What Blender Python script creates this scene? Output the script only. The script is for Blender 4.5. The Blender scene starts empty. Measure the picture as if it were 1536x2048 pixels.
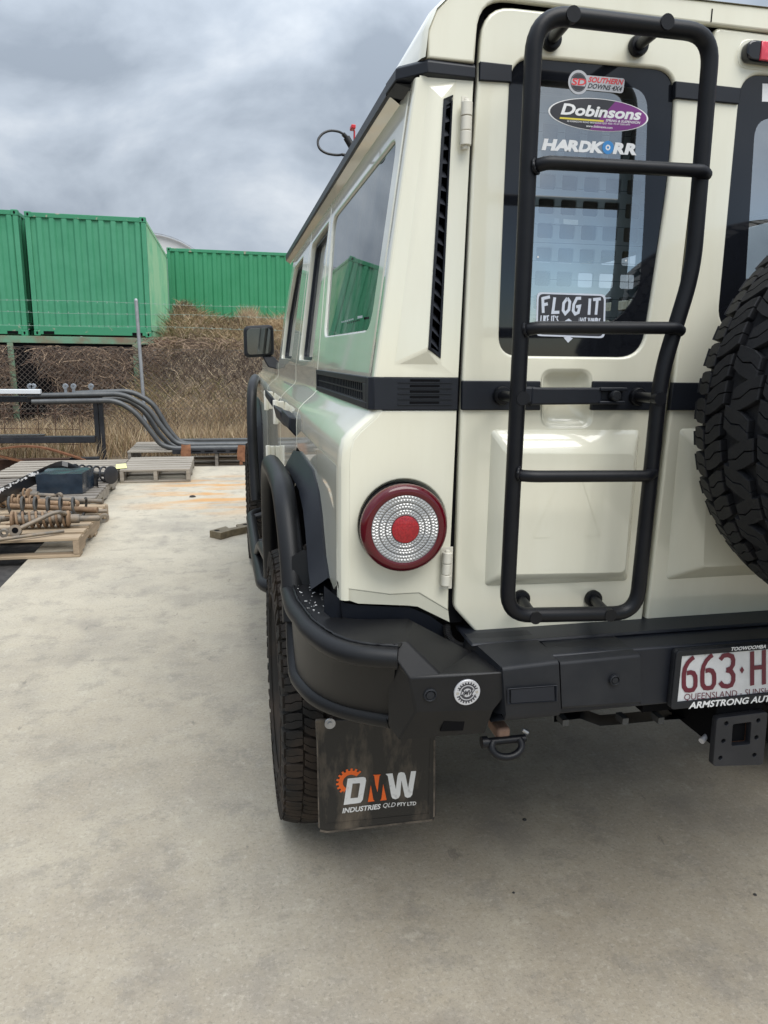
import bpy, bmesh, math, random
import numpy as np
from mathutils import Vector, Matrix, noise
random.seed(7); rng = np.random.default_rng(7)
SC = bpy.context.scene
COL = SC.collection
V = Vector
# ------------------------------------------------------------------ camera
CAMH = 1.40
FPX = 1450.0                                   # focal length in pixels of the 1536x2048 photograph
_d1 = V((452-768, 713-1024, FPX)).normalized() # the wagon's long axis (world +Y), seen from the camera
_d3 = V((-90, FPX*FPX/311, FPX)); _d3 = (_d3 - _d1*_d3.dot(_d1)).normalized()   # straight down
_dx = _d3.cross(_d1)
ROWS = (_dx, _d1, -_d3)
cam = bpy.data.cameras.new('camera'); camo = bpy.data.objects.new('camera', cam); COL.objects.link(camo)
R3 = Matrix([(r[0], -r[1], -r[2]) for r in ROWS])
M4 = R3.to_4x4(); M4.translation = V((0, 0, CAMH)); camo.matrix_world = M4
cam.sensor_width = 36; cam.sensor_fit = 'AUTO'; cam.lens = 36*FPX/2048
cam.clip_start = 0.05; cam.clip_end = 2000
cam.dof.use_dof = False
SC.camera = camo
# ------------------------------------------------------------------ sky and sun
SUN_DIR = V((0.20, -0.58, 1.0)).normalized()   # towards the sun
w = bpy.data.worlds.new('World'); SC.world = w; w.use_nodes = True
nt = w.node_tree; nt.nodes.clear()
def N(t, **k):
    n = nt.nodes.new(t)
    for a, b in k.items(): setattr(n, a, b)
    return n
def ln(a, b): nt.links.new(a, b)
sky = N('ShaderNodeTexSky', sky_type='NISHITA'); sky.sun_disc = False; sky.dust_density = .25; sky.ozone_density = 4.0; sky.air_density = 1.0
sky.sun_elevation = math.asin(SUN_DIR.z); sky.sun_rotation = math.atan2(SUN_DIR.x, SUN_DIR.y)
tc = N('ShaderNodeTexCoord'); sep = N('ShaderNodeSeparateXYZ'); ln(tc.outputs['Generated'], sep.inputs[0])
def mth(op, a, b=None, clamp=False):
    n = N('ShaderNodeMath', operation=op); n.use_clamp = clamp
    for i, x in enumerate((a, b)):
        if x is None: continue
        if isinstance(x, (int, float)): n.inputs[i].default_value = x
        else: ln(x, n.inputs[i])
    return n.outputs[0]
zc = mth('MAXIMUM', sep.outputs[2], 0.0); zd = mth('ADD', zc, 0.75)
cx = mth('DIVIDE', sep.outputs[0], zd); cy = mth('DIVIDE', sep.outputs[1], zd)
cmb = N('ShaderNodeCombineXYZ'); ln(cx, cmb.inputs[0]); ln(cy, cmb.inputs[1])
n1 = N('ShaderNodeTexNoise'); n1.inputs['Scale'].default_value = 4.3; n1.inputs['Detail'].default_value = 8; n1.inputs['Roughness'].default_value = .52; n1.inputs['Distortion'].default_value = .25
mp = N('ShaderNodeMapping'); mp.inputs['Location'].default_value = (3.1, 1.7, 0); mp.inputs['Scale'].default_value = (.85, 1.1, 1)
ln(cmb.outputs[0], mp.inputs[0]); ln(mp.outputs[0], n1.inputs['Vector'])
n2 = N('ShaderNodeTexNoise'); n2.inputs['Scale'].default_value = 1.3; n2.inputs['Detail'].default_value = 6; n2.inputs['Distortion'].default_value = .4
mp2 = N('ShaderNodeMapping'); mp2.inputs['Location'].default_value = (8.3, 2.2, 4); ln(cmb.outputs[0], mp2.inputs[0]); ln(mp2.outputs[0], n2.inputs['Vector'])
ramp = N('ShaderNodeValToRGB')
els = ramp.color_ramp.elements
els[0].position = .36; els[0].color = (3.3, 3.85, 4.6, 1); els[1].position = .66; els[1].color = (7.7, 8.2, 8.75, 1)
e = els.new(.5); e.color = (5.0, 5.65, 6.5, 1)
ln(n1.outputs['Fac'], ramp.inputs['Fac'])
grad = mth('ADD', mth('MULTIPLY', mth('MULTIPLY', zc, zc), 1.5), .58)      # an overcast sky grows brighter towards the zenith
vm = N('ShaderNodeVectorMath', operation='SCALE'); ln(ramp.outputs[0], vm.inputs[0]); ln(grad, vm.inputs['Scale'])
# the cloud deck breaks open low in the south, behind the camera (seen mirrored in the rear glass)
south = mth('MULTIPLY', mth('SUBTRACT', mth('MULTIPLY', sep.outputs[1], -1.0), .45), 2.2, True)
low = mth('SUBTRACT', 1.45, mth('MULTIPLY', zc, 4.6), True)
gap = mth('MULTIPLY', mth('MULTIPLY', south, low), mth('MULTIPLY', mth('SUBTRACT', n2.outputs['Fac'], .30), 5.0), True)
mix = N('ShaderNodeMix', data_type='RGBA'); ln(gap, mix.inputs[0]); ln(vm.outputs[0], mix.inputs[6]); ln(sky.outputs[0], mix.inputs[7])
bg = N('ShaderNodeBackground'); bg.inputs['Strength'].default_value = .085; ln(mix.outputs[2], bg.inputs['Color'])
out = N('ShaderNodeOutputWorld'); ln(bg.outputs[0], out.inputs[0])
sl = bpy.data.lights.new('sun', 'SUN'); sl.energy = 1.5; sl.angle = math.radians(46); sl.color = (1, .96, .9)
so = bpy.data.objects.new('sun', sl); COL.objects.link(so); so.rotation_euler = SUN_DIR.to_track_quat('Z', 'Y').to_euler(); so.location = (3, 3, 20)
SC.view_settings.view_transform = 'Standard'; SC.view_settings.look = 'None'
SC.view_settings.exposure = 0.95; SC.view_settings.gamma = 1; SC.view_settings.use_curve_mapping = False
SC.cycles.max_bounces = 8; SC.cycles.transparent_max_bounces = 12; SC.cycles.caustics_reflective = False; SC.cycles.caustics_refractive = False

# ------------------------------------------------------------------ measuring the photograph on real planes
def ray(u, v):
    c = V(((u-768)/FPX, (v-1024)/FPX, 1.0))
    return V((ROWS[0].dot(c), ROWS[1].dot(c), ROWS[2].dot(c)))
C0 = V((0, 0, CAMH))
def PY(u, v, Y): r = ray(u, v); return C0 + r*(Y/r.y)      # on an upright plane across the wagon
def PX(u, v, X): r = ray(u, v); return C0 + r*(X/r.x)      # on an upright plane along the wagon
def PT(u, v):          # on the leaning upper flank of the wagon
    r = ray(u, v); return C0 + r*((.085+.136*CAMH)/(r.x-.136*r.z))
def PZ(u, v, Z=0.0): r = ray(u, v); return C0 + r*((Z-CAMH)/r.z)   # on a level plane

# ------------------------------------------------------------------ materials
MATS = {}
def mat(name, col, rough=.5, metal=0, spec=.5, coat=0, col2=None, scale=8, detail=5, lo=.35, hi=.65, bump=0, bscale=120, rvar=0, stretch=(1,1,1), emit=None):
    m = bpy.data.materials.new(name); m.use_nodes = True; t = m.node_tree; b = t.nodes['Principled BSDF']
    b.inputs['Base Color'].default_value = (*col, 1); b.inputs['Roughness'].default_value = rough
    b.inputs['Metallic'].default_value = metal; b.inputs['Specular IOR Level'].default_value = spec
    if coat: b.inputs['Coat Weight'].default_value = coat; b.inputs['Coat Roughness'].default_value = .04
    tcn = t.nodes.new('ShaderNodeTexCoord'); mpn = t.nodes.new('ShaderNodeMapping'); mpn.inputs['Scale'].default_value = stretch
    t.links.new(tcn.outputs['Object'], mpn.inputs[0])
    if col2:
        n = t.nodes.new('ShaderNodeTexNoise'); n.inputs['Scale'].default_value = scale; n.inputs['Detail'].default_value = detail; n.inputs['Roughness'].default_value = .62
        t.links.new(mpn.outputs[0], n.inputs['Vector'])
        r = t.nodes.new('ShaderNodeValToRGB'); r.color_ramp.elements[0].position = lo; r.color_ramp.elements[1].position = hi
        r.color_ramp.elements[0].color = (*col, 1); r.color_ramp.elements[1].color = (*col2, 1)
        t.links.new(n.outputs['Fac'], r.inputs['Fac']); t.links.new(r.outputs[0], b.inputs['Base Color'])
        if rvar:
            q = t.nodes.new('ShaderNodeMapRange'); q.inputs['To Min'].default_value = rough-rvar; q.inputs['To Max'].default_value = rough+rvar
            t.links.new(n.outputs['Fac'], q.inputs['Value']); t.links.new(q.outputs[0], b.inputs['Roughness'])
    if bump:
        n = t.nodes.new('ShaderNodeTexNoise'); n.inputs['Scale'].default_value = bscale; n.inputs['Detail'].default_value = 3
        t.links.new(mpn.outputs[0], n.inputs['Vector'])
        u = t.nodes.new('ShaderNodeBump'); u.inputs['Strength'].default_value = bump; u.inputs['Distance'].default_value = .002
        t.links.new(n.outputs['Fac'], u.inputs['Height']); t.links.new(u.outputs[0], b.inputs['Normal'])
    MATS[name] = m; return m
mat('cream_paint', (.765,.745,.615), .24, 0, .5, .9, (.715,.690,.555), 9, 9, .40, .72, .02, 60, .05, (1,1,.16))
mat('hinge_paint', (.68,.65,.56), .4)
mat('black_powder', (.0035,.004,.0055), .40, 0, .26, 0, (.006,.0065,.009), 30, 4, .3, .7, .12, 700)
mat('black_trim', (.008,.010,.015), .45, 0, .36, 0, (.011,.013,.019), 14, 5, .3, .7, .10, 900)
mat('step_plastic', (.009,.0105,.014), .52, 0, .30, 0, (.018,.019,.022), 12, 5, .3, .7, .2, 1200)
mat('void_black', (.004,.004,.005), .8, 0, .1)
mat('bumper_steel', (.0055,.006,.0072), .42, 0, .30, 0, (.011,.0108,.0115), 9, 6, .3, .75, .15, 800)
mat('frit_black', (.008,.009,.012), .06, 0, .5)
mat('rubber', (.016,.016,.018), .72, 0, .3, 0, (.032,.027,.022), 9, 6, .45, .8, .25, 300)
mat('rubber_spare', (.010,.0105,.013), .62, 0, .30, 0, (.017,.0165,.018), 10, 6, .45, .85, .25, 300)
mat('rubber_dusty', (.020,.018,.016), .8, 0, .25, 0, (.060,.042,.030), 7, 6, .42, .75, .3, 260)
mat('red_lens', (.080,.0015,.006), .10, 0, .45, .25)
mat('red_reflector', (.34,.008,.014), .25, 0, .5, .3, (.25,.004,.010), 220, 2, .4, .6, .4, 500)
mat('led_clear', (.38,.38,.375), .30, .30, .6, .5)
mat('led_groove', (.07,.07,.075), .3)
mat('brake_lens', (.55,.02,.05), .15, 0, .6, .6, (.75,.05,.09), 60, 2, .45, .6)
mat('white_print', (.80,.80,.80), .45)
mat('worn_white', (.72,.71,.69), .6, 0, .3, 0, (.42,.41,.40), 60, 6, .55, .75)
mat('grey_print', (.42,.44,.47), .45)
mat('pale_blue_print', (.62,.66,.74), .45)
mat('red_print', (.62,.05,.06), .45)
mat('purple_print', (.20,.035,.21), .4)
mat('yellow_print', (.75,.62,.08), .45)
mat('blue_print', (.05,.25,.58), .4)
mat('dark_print', (.035,.035,.042), .45)
mat('silver_print', (.50,.50,.52), .35, .3)
mat('orange_print', (.80,.13,.015), .5)
mat('maroon_print', (.13,.008,.024), .4)
mat('plate_white', (.70,.70,.71), .4, 0, .5, 0, (.60,.60,.60), 30, 5, .4, .7)
mat('flap_dust', (.15,.125,.10), .8, 0, .2, 0, (.06,.052,.043), 25, 8, .40, .65)
mat('flap_plastic', (.024,.022,.020), .45, 0, .35, 0, (.19,.15,.11), 10, 12, .46, .72, .2, 200, .12, (1,1,.35))
mat('chrome', (.62,.62,.60), .22, 1)
mat('zinc', (.45,.46,.48), .4, .9, .5, 0, (.33,.34,.36), 20, 4)
mat('rusty', (.11,.045,.022), .85, 0, .3, 0, (.22,.10,.05), 14, 6, .35, .7, .5, 120)
mat('rust_dark', (.045,.026,.020), .85, 0, .3, 0, (.10,.052,.034), 10, 6, .35, .7, .4, 120)
mat('raw_tube', (.075,.078,.080), .5, .5, .4, 0, (.11,.112,.112), 8, 5, .3, .7, .1, 300)
mat('frame_black', (.015,.016,.020), .5, 0, .4, 0, (.03,.03,.034), 9, 5, .4, .7)
mat('white_bar', (.72,.74,.76), .35, .2)
mat('galv', (.40,.41,.42), .5, .6, .4, 0, (.30,.31,.325), 12, 5)
mat('wire', (.13,.115,.10), .6, .3, .4, 0, (.09,.065,.05), 6, 4)
mat('green_worn', (.052,.255,.138), .6, 0, .3, 0, (.40,.33,.26), 7, 9, .60, .70)
mat('louvre_plastic_lit', (.030,.033,.042), .5, 0, .4)  # black trim plastic, lightened to paint in the light from above
mat('barbed', (.26,.34,.29), .6, .3)
mat('wood_grey', (.20,.175,.145), .85, 0, .2, 0, (.37,.335,.285), 6, 8, .3, .7, .5, 60, 0, (.35,6,6))
mat('wood_dark', (.13,.115,.10), .88, 0, .2, 0, (.26,.235,.205), 6, 8, .3, .7, .5, 60, 0, (.35,6,6))
mat('wood_pale', (.25,.185,.12), .8, 0, .2, 0, (.43,.34,.24), 6, 8, .3, .7, .5, 60, 0, (.35,6,6))
mat('wood_bearer', (.24,.18,.125), .85, 0, .2, 0, (.40,.31,.22), 6, 8, .3, .7, .5, 60, 0, (6,.35,6))
mat('shock_metal', (.15,.135,.115), .6, .3, .4, 0, (.27,.21,.15), 16, 6, .35, .7, .4, 160)
mat('shock_dark', (.05,.05,.05), .6, .2, .4, 0, (.10,.09,.075), 16, 6, .4, .7, .3, 160)
mat('spring_rust', (.17,.11,.07), .75, .1, .3, 0, (.30,.20,.12), 18, 6, .35, .7, .4, 160)
mat('bag_plastic', (.018,.028,.042), .25, 0, .5, .3, (.03,.045,.065), 12, 5, .35, .7)
mat('strip_black', (.010,.010,.011), .35)
mat('paper_yellow', (.70,.68,.30), .8)
mat('green_a', (.054,.270,.145), .55, 0, .4, 0, (.075,.310,.175), 2.2, 6, .35, .7, .1, 40)
mat('green_b', (.036,.245,.112), .55, 0, .4, 0, (.050,.275,.135), 1.6, 6, .35, .7, .1, 40)
mat('green_faded', (.33,.58,.35), .7, 0, .3, 0, (.13,.47,.26), .7, 7, .45, .68, .1, 40)
mat('green_stand', (.16,.30,.20), .7, 0, .3, 0, (.22,.16,.11), 2.5, 7, .42, .66, .2, 60)
mat('shed_white', (.62,.63,.64), .5)
mat('dirt', (.13,.10,.07), .95, 0, .1, 0, (.22,.17,.115), 3, 8, .3, .7, .8, 30)
mat('asphalt', (.035,.034,.034), .9, 0, .2, 0, (.075,.07,.065), 18, 8, .35, .75, .9, 160)
mat('vine_dark', (.070,.050,.040), .95, 0, .1); mat('vine_mid', (.15,.105,.078), .95, 0, .1); mat('vine_pale', (.30,.22,.155), .95, 0, .1)
mat('grass_tan', (.38,.275,.165), .9, 0, .1); mat('grass_straw', (.54,.43,.29), .9, 0, .1); mat('grass_brown', (.23,.16,.105), .9, 0, .1); mat('grass_olive', (.17,.145,.068), .9, 0, .1)
mat('interior', (.010,.0105,.0115), .9)
mat('barrier', (.34,.36,.37), .7)
mat('cable', (.012,.012,.013), .4)
mat('red_plastic', (.50,.015,.025), .35)
mat('steel_plate', (.12,.095,.06), .6, .3, .4, 0, (.20,.16,.10), 20, 6)
mat('recovery_point', (.20,.12,.085), .7, .2, .4, 0, (.28,.18,.13), 30, 5)
def glass(name, tint, ior=1.5, dust=0):
    m = bpy.data.materials.new(name); m.use_nodes = True; t = m.node_tree; t.nodes.clear()
    o = t.nodes.new('ShaderNodeOutputMaterial'); a = t.nodes.new('ShaderNodeBsdfTransparent'); g = t.nodes.new('ShaderNodeBsdfGlossy'); f = t.nodes.new('ShaderNodeFresnel'); x = t.nodes.new('ShaderNodeMixShader')
    a.inputs[0].default_value = (*tint, 1); g.inputs['Roughness'].default_value = .015; f.inputs['IOR'].default_value = ior; g.inputs[0].default_value = (.95,.97,.97,1)
    ge = t.nodes.new('ShaderNodeNewGeometry'); mm = t.nodes.new('ShaderNodeMath'); mm.operation = 'SUBTRACT'; mm.inputs[0].default_value = 1; t.links.new(ge.outputs['Backfacing'], mm.inputs[1]); m2 = t.nodes.new('ShaderNodeMath'); m2.operation = 'MULTIPLY'; t.links.new(f.outputs[0], m2.inputs[0]); t.links.new(mm.outputs[0], m2.inputs[1]); t.links.new(m2.outputs[0], x.inputs[0]); t.links.new(a.outputs[0], x.inputs[1]); t.links.new(g.outputs[0], x.inputs[2])
    last = x.outputs[0]
    if dust:
        d = t.nodes.new('ShaderNodeBsdfDiffuse'); d.inputs[0].default_value = (.55,.55,.53,1); y = t.nodes.new('ShaderNodeMixShader')
        tcn = t.nodes.new('ShaderNodeTexCoord'); mpn = t.nodes.new('ShaderNodeMapping'); mpn.inputs['Scale'].default_value = (1, 1.6, .5)
        n = t.nodes.new('ShaderNodeTexNoise'); n.inputs['Scale'].default_value = 7; n.inputs['Detail'].default_value = 10; n.inputs['Roughness'].default_value = .7
        r = t.nodes.new('ShaderNodeMapRange'); r.inputs['From Min'].default_value = .42; r.inputs['From Max'].default_value = .72; r.inputs['To Min'].default_value = 0; r.inputs['To Max'].default_value = dust
        t.links.new(tcn.outputs['Object'], mpn.inputs[0]); t.links.new(mpn.outputs[0], n.inputs['Vector']); t.links.new(n.outputs['Fac'], r.inputs['Value']); t.links.new(r.outputs[0], y.inputs[0])
        t.links.new(last, y.inputs[1]); t.links.new(d.outputs[0], y.inputs[2]); last = y.outputs[0]
    t.links.new(last, o.inputs[0]); MATS[name] = m
glass('tinted_glass', (.52,.58,.60), 3.9, .02)
glass('side_glass', (.07,.08,.08), 2.3, .30)
glass('mirror_glass', (.006,.006,.008), 1.9, .04)

def concrete():
    m = bpy.data.materials.new('concrete'); m.use_nodes = True; t = m.node_tree; b = t.nodes['Principled BSDF']; MATS['concrete'] = m
    L = t.links.new
    tcn = t.nodes.new('ShaderNodeTexCoord'); s = t.nodes.new('ShaderNodeSeparateXYZ'); L(tcn.outputs['Object'], s.inputs[0])
    def nz(sc, det, ro=.6, st=(1,1,1), loc=(0,0,0)):
        mm = t.nodes.new('ShaderNodeMapping'); mm.inputs['Scale'].default_value = st; mm.inputs['Location'].default_value = loc; L(tcn.outputs['Object'], mm.inputs[0])
        n = t.nodes.new('ShaderNodeTexNoise'); n.inputs['Scale'].default_value = sc; n.inputs['Detail'].default_value = det; n.inputs['Roughness'].default_value = ro; L(mm.outputs[0], n.inputs['Vector']); return n.outputs['Fac']
    def mr(v, a, bb, c, d):
        n = t.nodes.new('ShaderNodeMapRange'); L(v, n.inputs[0])
        for i, x in enumerate((a, bb, c, d)): n.inputs[i+1].default_value = x
        return n.outputs[0]
    def mx(f, c1, c2, mode='MIX'):
        n = t.nodes.new('ShaderNodeMix'); n.data_type = 'RGBA'; n.blend_type = mode
        if isinstance(f, float): n.inputs[0].default_value = f
        else: L(f, n.inputs[0])
        for i, c in ((6, c1), (7, c2)):
            if isinstance(c, tuple): n.inputs[i].default_value = (*c, 1)
            else: L(c, n.inputs[i])
        return n.outputs[2]
    def ma(op, a, bb, cl=False):
        n = t.nodes.new('ShaderNodeMath'); n.operation = op; n.use_clamp = cl
        for i, x in enumerate((a, bb)):
            if isinstance(x, (int, float)): n.inputs[i].default_value = x
            else: L(x, n.inputs[i])
        return n.outputs[0]
    # slab colour ramps with distance: darker grey-brown near, paler far, wobbled by noise
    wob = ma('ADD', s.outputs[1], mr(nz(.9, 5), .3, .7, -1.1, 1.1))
    far_mix = mr(wob, 1.6, 5.6, 0, 1)
    base = mx(far_mix, (.310,.268,.203), (.470,.420,.325))
    base = mx(mr(nz(1.1, 9, .72), .46, .60, 0, .48), base, (.215,.195,.165))
    base = mx(mr(nz(2.6, 7, .65, (1,1,1), (5,2,0)), .46, .68, 0, .50), base, (.44,.395,.305))
    base = mx(mr(nz(6, 10, .78, (1,1,1), (1,4,0)), .52, .60, 0, .42), base, (.185,.168,.142))
    base = mx(mr(nz(9, 10, .8, (1,1,1), (4,8,0)), .57, .62, 0, .30), base, (.52,.475,.385))
    base = mx(mr(nz(14, 6, .6, (1,.35,1), (6,3,0)), .665, .69, 0, .5), base, (.12,.105,.09))
    base = mx(mr(nz(16, 8, .75), .40, .70, 0, .25), base, (.40,.37,.32))
    base = mx(mr(nz(70, 6, .8), .52, .66, 0, .42), base, (.50,.455,.38))       # sand grains
    base = mx(mr(nz(95, 5, .8, (1,1,1), (3,9,0)), .52, .66, 0, .50), base, (.14,.12,.098))
    base = mx(mr(nz(3.4, 4, .5, (1,.6,1), (1.5,7,0)), .60, .70, 0, .32), base, (.17,.155,.14))   # oil patches
    # rust run-off beside the steel at the far end
    gx = ma('MULTIPLY', ma('SUBTRACT', s.outputs[0], -.15), 1.1); gy = ma('MULTIPLY', ma('SUBTRACT', s.outputs[1], 7.7), .8)
    rad = ma('SQRT', ma('ADD', ma('MULTIPLY', gx, gx), ma('MULTIPLY', gy, gy)), 0)
    rf = ma('MULTIPLY', mr(rad, .15, 1.15, 1, 0), mr(nz(1.6, 5, .55, (.7,2.2,1), (2,1.2,0)), .46, .60, 0, 1))
    base = mx(rf, base, (.50,.25,.07))
    L(base, b.inputs['Base Color'])
    L(mr(nz(4, 6), .3, .7, .60, .85), b.inputs['Roughness']); b.inputs['Specular IOR Level'].default_value = .35
    bp = t.nodes.new('ShaderNodeBump'); bp.inputs['Strength'].default_value = .45; bp.inputs['Distance'].default_value = .003
    L(ma('ADD', nz(170, 4, .7), ma('MULTIPLY', nz(22, 5), 1.2)), bp.inputs['Height']); L(bp.outputs[0], b.inputs['Normal'])
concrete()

# ------------------------------------------------------------------ mesh helpers
class MB:
    """Collects shapes; build() links them as ONE mesh object."""
    def __init__(s): s.v = []; s.f = []; s.m = []
    def add(s, vs, fs, mi=0):
        o = len(s.v); s.v += [tuple(p) for p in vs]; s.f += [tuple(i+o for i in f) for f in fs]; s.m += [mi]*len(fs); return s
    def hexa(s, a, b, mi=0):      # two quads a (4 pts) and b (4 pts) joined as a closed block
        return s.add(list(a)+list(b), [(3,2,1,0),(4,5,6,7),(0,1,5,4),(1,2,6,5),(2,3,7,6),(3,0,4,7)], mi)
    def box(s, lo, hi, mi=0):
        (x0,y0,z0),(x1,y1,z1) = lo, hi
        return s.hexa([(x0,y0,z0),(x1,y0,z0),(x1,y1,z0),(x0,y1,z0)], [(x0,y0,z1),(x1,y0,z1),(x1,y1,z1),(x0,y1,z1)], mi)
    def tube(s, path, r, seg=10, caps=True, mi=0, flat=None, closed=False):
        P = [V(p) for p in path]; n = len(P); rs = r if isinstance(r, (list, tuple)) else [r]*n
        T = []
        for i in range(n):
            a = P[(i-1) % n] if closed else P[max(i-1, 0)]; b = P[(i+1) % n] if closed else P[min(i+1, n-1)]
            T.append((b-a).normalized())
        up = V((0,0,1)) if abs(T[0].z) < .9 else V((1,0,0))
        nrm = (up - T[0]*up.dot(T[0])).normalized()
        vs = []; o = len(s.v)
        for i in range(n):
            nrm = (nrm - T[i]*nrm.dot(T[i])).normalized(); bn = T[i].cross(nrm)
            for k in range(seg):
                a = 2*math.pi*k/seg; ca, sa = math.cos(a), math.sin(a)
                if flat: ca *= flat
                vs.append(P[i] + (nrm*ca + bn*sa)*rs[i])
        fs = [(i*seg+k, i*seg+(k+1) % seg, (i+1)*seg+(k+1) % seg, (i+1)*seg+k) for i in range(n-1) for k in range(seg)]
        if closed: fs += [((n-1)*seg+k, (n-1)*seg+(k+1) % seg, (k+1) % seg, k) for k in range(seg)]
        elif caps: fs += [tuple(range(seg-1, -1, -1)), tuple((n-1)*seg+k for k in range(seg))]
        return s.add(vs, fs, mi)
    def lathe(s, prof, O, axis, seg=32, mi=0, close=False):   # prof: (radius, height along axis)
        ax = V(axis).normalized(); O = V(O); u = V((0,0,1)) if abs(ax.z) < .9 else V((1,0,0)); u = (u-ax*u.dot(ax)).normalized(); w_ = ax.cross(u)
        vs = [O + ax*h + (u*math.cos(2*math.pi*k/seg)+w_*math.sin(2*math.pi*k/seg))*r for r, h in prof for k in range(seg)]
        n = len(prof); fs = [(i*seg+k, i*seg+(k+1) % seg, (i+1)*seg+(k+1) % seg, (i+1)*seg+k) for i in range(n-1) for k in range(seg)]
        return s.add(vs, fs, mi)
    def disc(s, O, axis, r, seg=24, mi=0, r0=0):
        ax = V(axis).normalized(); O = V(O); u = V((0,0,1)) if abs(ax.z) < .9 else V((1,0,0)); u = (u-ax*u.dot(ax)).normalized(); w_ = ax.cross(u)
        ring = lambda q: [O + (u*math.cos(2*math.pi*k/seg)+w_*math.sin(2*math.pi*k/seg))*q for k in range(seg)]
        if r0: return s.add(ring(r0)+ring(r), [(k, (k+1) % seg, seg+(k+1) % seg, seg+k) for k in range(seg)], mi)
        return s.add(ring(r), [tuple(range(seg))], mi)
    def loft(s, rows, mi=0, closed=False):
        m = len(rows[0]); vs = [p for r in rows for p in r]
        fs = [(i*m+k, i*m+(k+1) % m, (i+1)*m+(k+1) % m, (i+1)*m+k) for i in range(len(rows)-1) for k in range(m if closed else m-1)]
        return s.add(vs, fs, mi)
    def poly(s, pts, mi=0): return s.add(pts, [tuple(range(len(pts)))], mi)
    def prism(s, pts, d, mi=0):   # planar outline swept by the vector d
        n = len(pts); d = V(d); P = [V(p) for p in pts]
        return s.add(P+[p+d for p in P], [tuple(range(n-1,-1,-1)), tuple(range(n, 2*n))]+[(k, (k+1) % n, n+(k+1) % n, n+k) for k in range(n)], mi)
    def build(s, name, mats, parent=None, smooth=40, bevel=0, bseg=2, fixn=True):
        me = bpy.data.meshes.new(name); me.from_pydata(s.v, [], s.f)
        for m in ([mats] if isinstance(mats, str) else mats): me.materials.append(MATS[m])
        if max(s.m, default=0): me.polygons.foreach_set('material_index', s.m)
        if fixn:
            bm = bmesh.new(); bm.from_mesh(me); bmesh.ops.recalc_face_normals(bm, faces=bm.faces); bm.to_mesh(me); bm.free()
        return link(name, me, parent, smooth, bevel, bseg)
def link(name, me, parent=None, smooth=40, bevel=0, bseg=2):
    if smooth:
        me.polygons.foreach_set('use_smooth', [True]*len(me.polygons)); me.set_sharp_from_angle(angle=math.radians(smooth))
    o = bpy.data.objects.new(name, me); COL.objects.link(o)
    if parent is not None:
        o.parent = parent
        o.matrix_parent_inverse = Matrix.Translation(-parent.location) if parent.type == 'EMPTY' else Matrix()
    if bevel:
        b = o.modifiers.new('bevel', 'BEVEL'); b.width = bevel; b.segments = bseg; b.limit_method = 'ANGLE'; b.angle_limit = math.radians(30)
    return o
def thing(name, label, cat, loc=(0,0,0), group=None):
    o = bpy.data.objects.new(name, None); COL.objects.link(o); o.location = loc; o.empty_display_size = .2
    return tag(o, label, cat, group)
def tag(o, label, cat, group=None):
    o['label'] = label; o['category'] = cat
    if group: o['group'] = group
    return o
def structure(o): o['kind'] = 'structure'; return o
def stuff(o, label=None, cat=None):
    o['kind'] = 'stuff'
    if label: o['label'] = label
    if cat: o['category'] = cat
    return o
def rnd(pts, r, seg=5):                     # round the corners of a closed 2-D outline
    out = []; n = len(pts)
    for i in range(n):
        p = V(pts[i][:2]); a = V(pts[i-1][:2]); b = V(pts[(i+1) % n][:2]); q = pts[i][2] if len(pts[i]) > 2 else r
        da, db = a-p, b-p
        k = min(q, da.length*.48, db.length*.48)
        if k < 1e-5: out.append((p.x, p.y)); continue
        A = p+da.normalized()*k; B = p+db.normalized()*k
        for j in range(seg+1):
            t = j/seg; e_ = A*(1-t)**2 + p*2*t*(1-t) + B*t*t; out.append((e_.x, e_.y))
    return out
def rpath(pts, r, seg=6):                   # round the bends of an open 3-D path
    P = [V(p) for p in pts]; out = [P[0]]
    for i in range(1, len(P)-1):
        p = P[i]; da, db = P[i-1]-p, P[i+1]-p; k = min(r, da.length*.48, db.length*.48)
        A = p+da.normalized()*k; B = p+db.normalized()*k
        for j in range(seg+1):
            t = j/seg; out.append(A*(1-t)**2 + p*2*t*(1-t) + B*t*t)
    return out+[P[-1]]
def circle2(c, r, n=40): return [(c[0]+r*math.cos(2*math.pi*k/n), c[1]+r*math.sin(2*math.pi*k/n)) for k in range(n)]
def flatmesh(outlines, thick, bevel=0, bres=2):   # filled outlines with holes, swept and bevelled: mesh in the XY plane
    cu = bpy.data.curves.new('c', 'CURVE'); cu.dimensions = '2D'; cu.fill_mode = 'BOTH'
    cu.extrude = max(thick/2-bevel, 0); cu.bevel_depth = bevel; cu.bevel_resolution = bres; cu.offset = -bevel
    for ol in outlines:
        sp = cu.splines.new('POLY'); sp.points.add(len(ol)-1); sp.use_cyclic_u = True
        for i, p in enumerate(ol): sp.points[i].co = (p[0], p[1], 0, 1)
    o = bpy.data.objects.new('c', cu); COL.objects.link(o); dg = bpy.context.evaluated_depsgraph_get()
    me = bpy.data.meshes.new_from_object(o.evaluated_get(dg)); bpy.data.objects.remove(o); bpy.data.curves.remove(cu)
    me.materials.clear(); return me
def frame(O, U, W): # columns: U, W, U x W
    U = V(U); W = V(W); Nn = U.cross(W); m = Matrix((U, W, Nn)).transposed().to_4x4(); m.translation = V(O); return m
def rearplate(name, outlines, Y, thick, m, parent, bevel=.004, smooth=35, bres=2):
    """outlines of (X, Z) in an upright plane across the wagon, front face at Y, thickness going forward"""
    me = flatmesh(outlines, thick, bevel, bres); me.transform(frame((0, Y+thick/2, 0), (1,0,0), (0,0,1))); me.materials.append(MATS[m])
    return link(name, me, parent, smooth)
def xz(u, v, Y): p = PY(u, v, Y); return (p.x, p.z)
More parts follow.
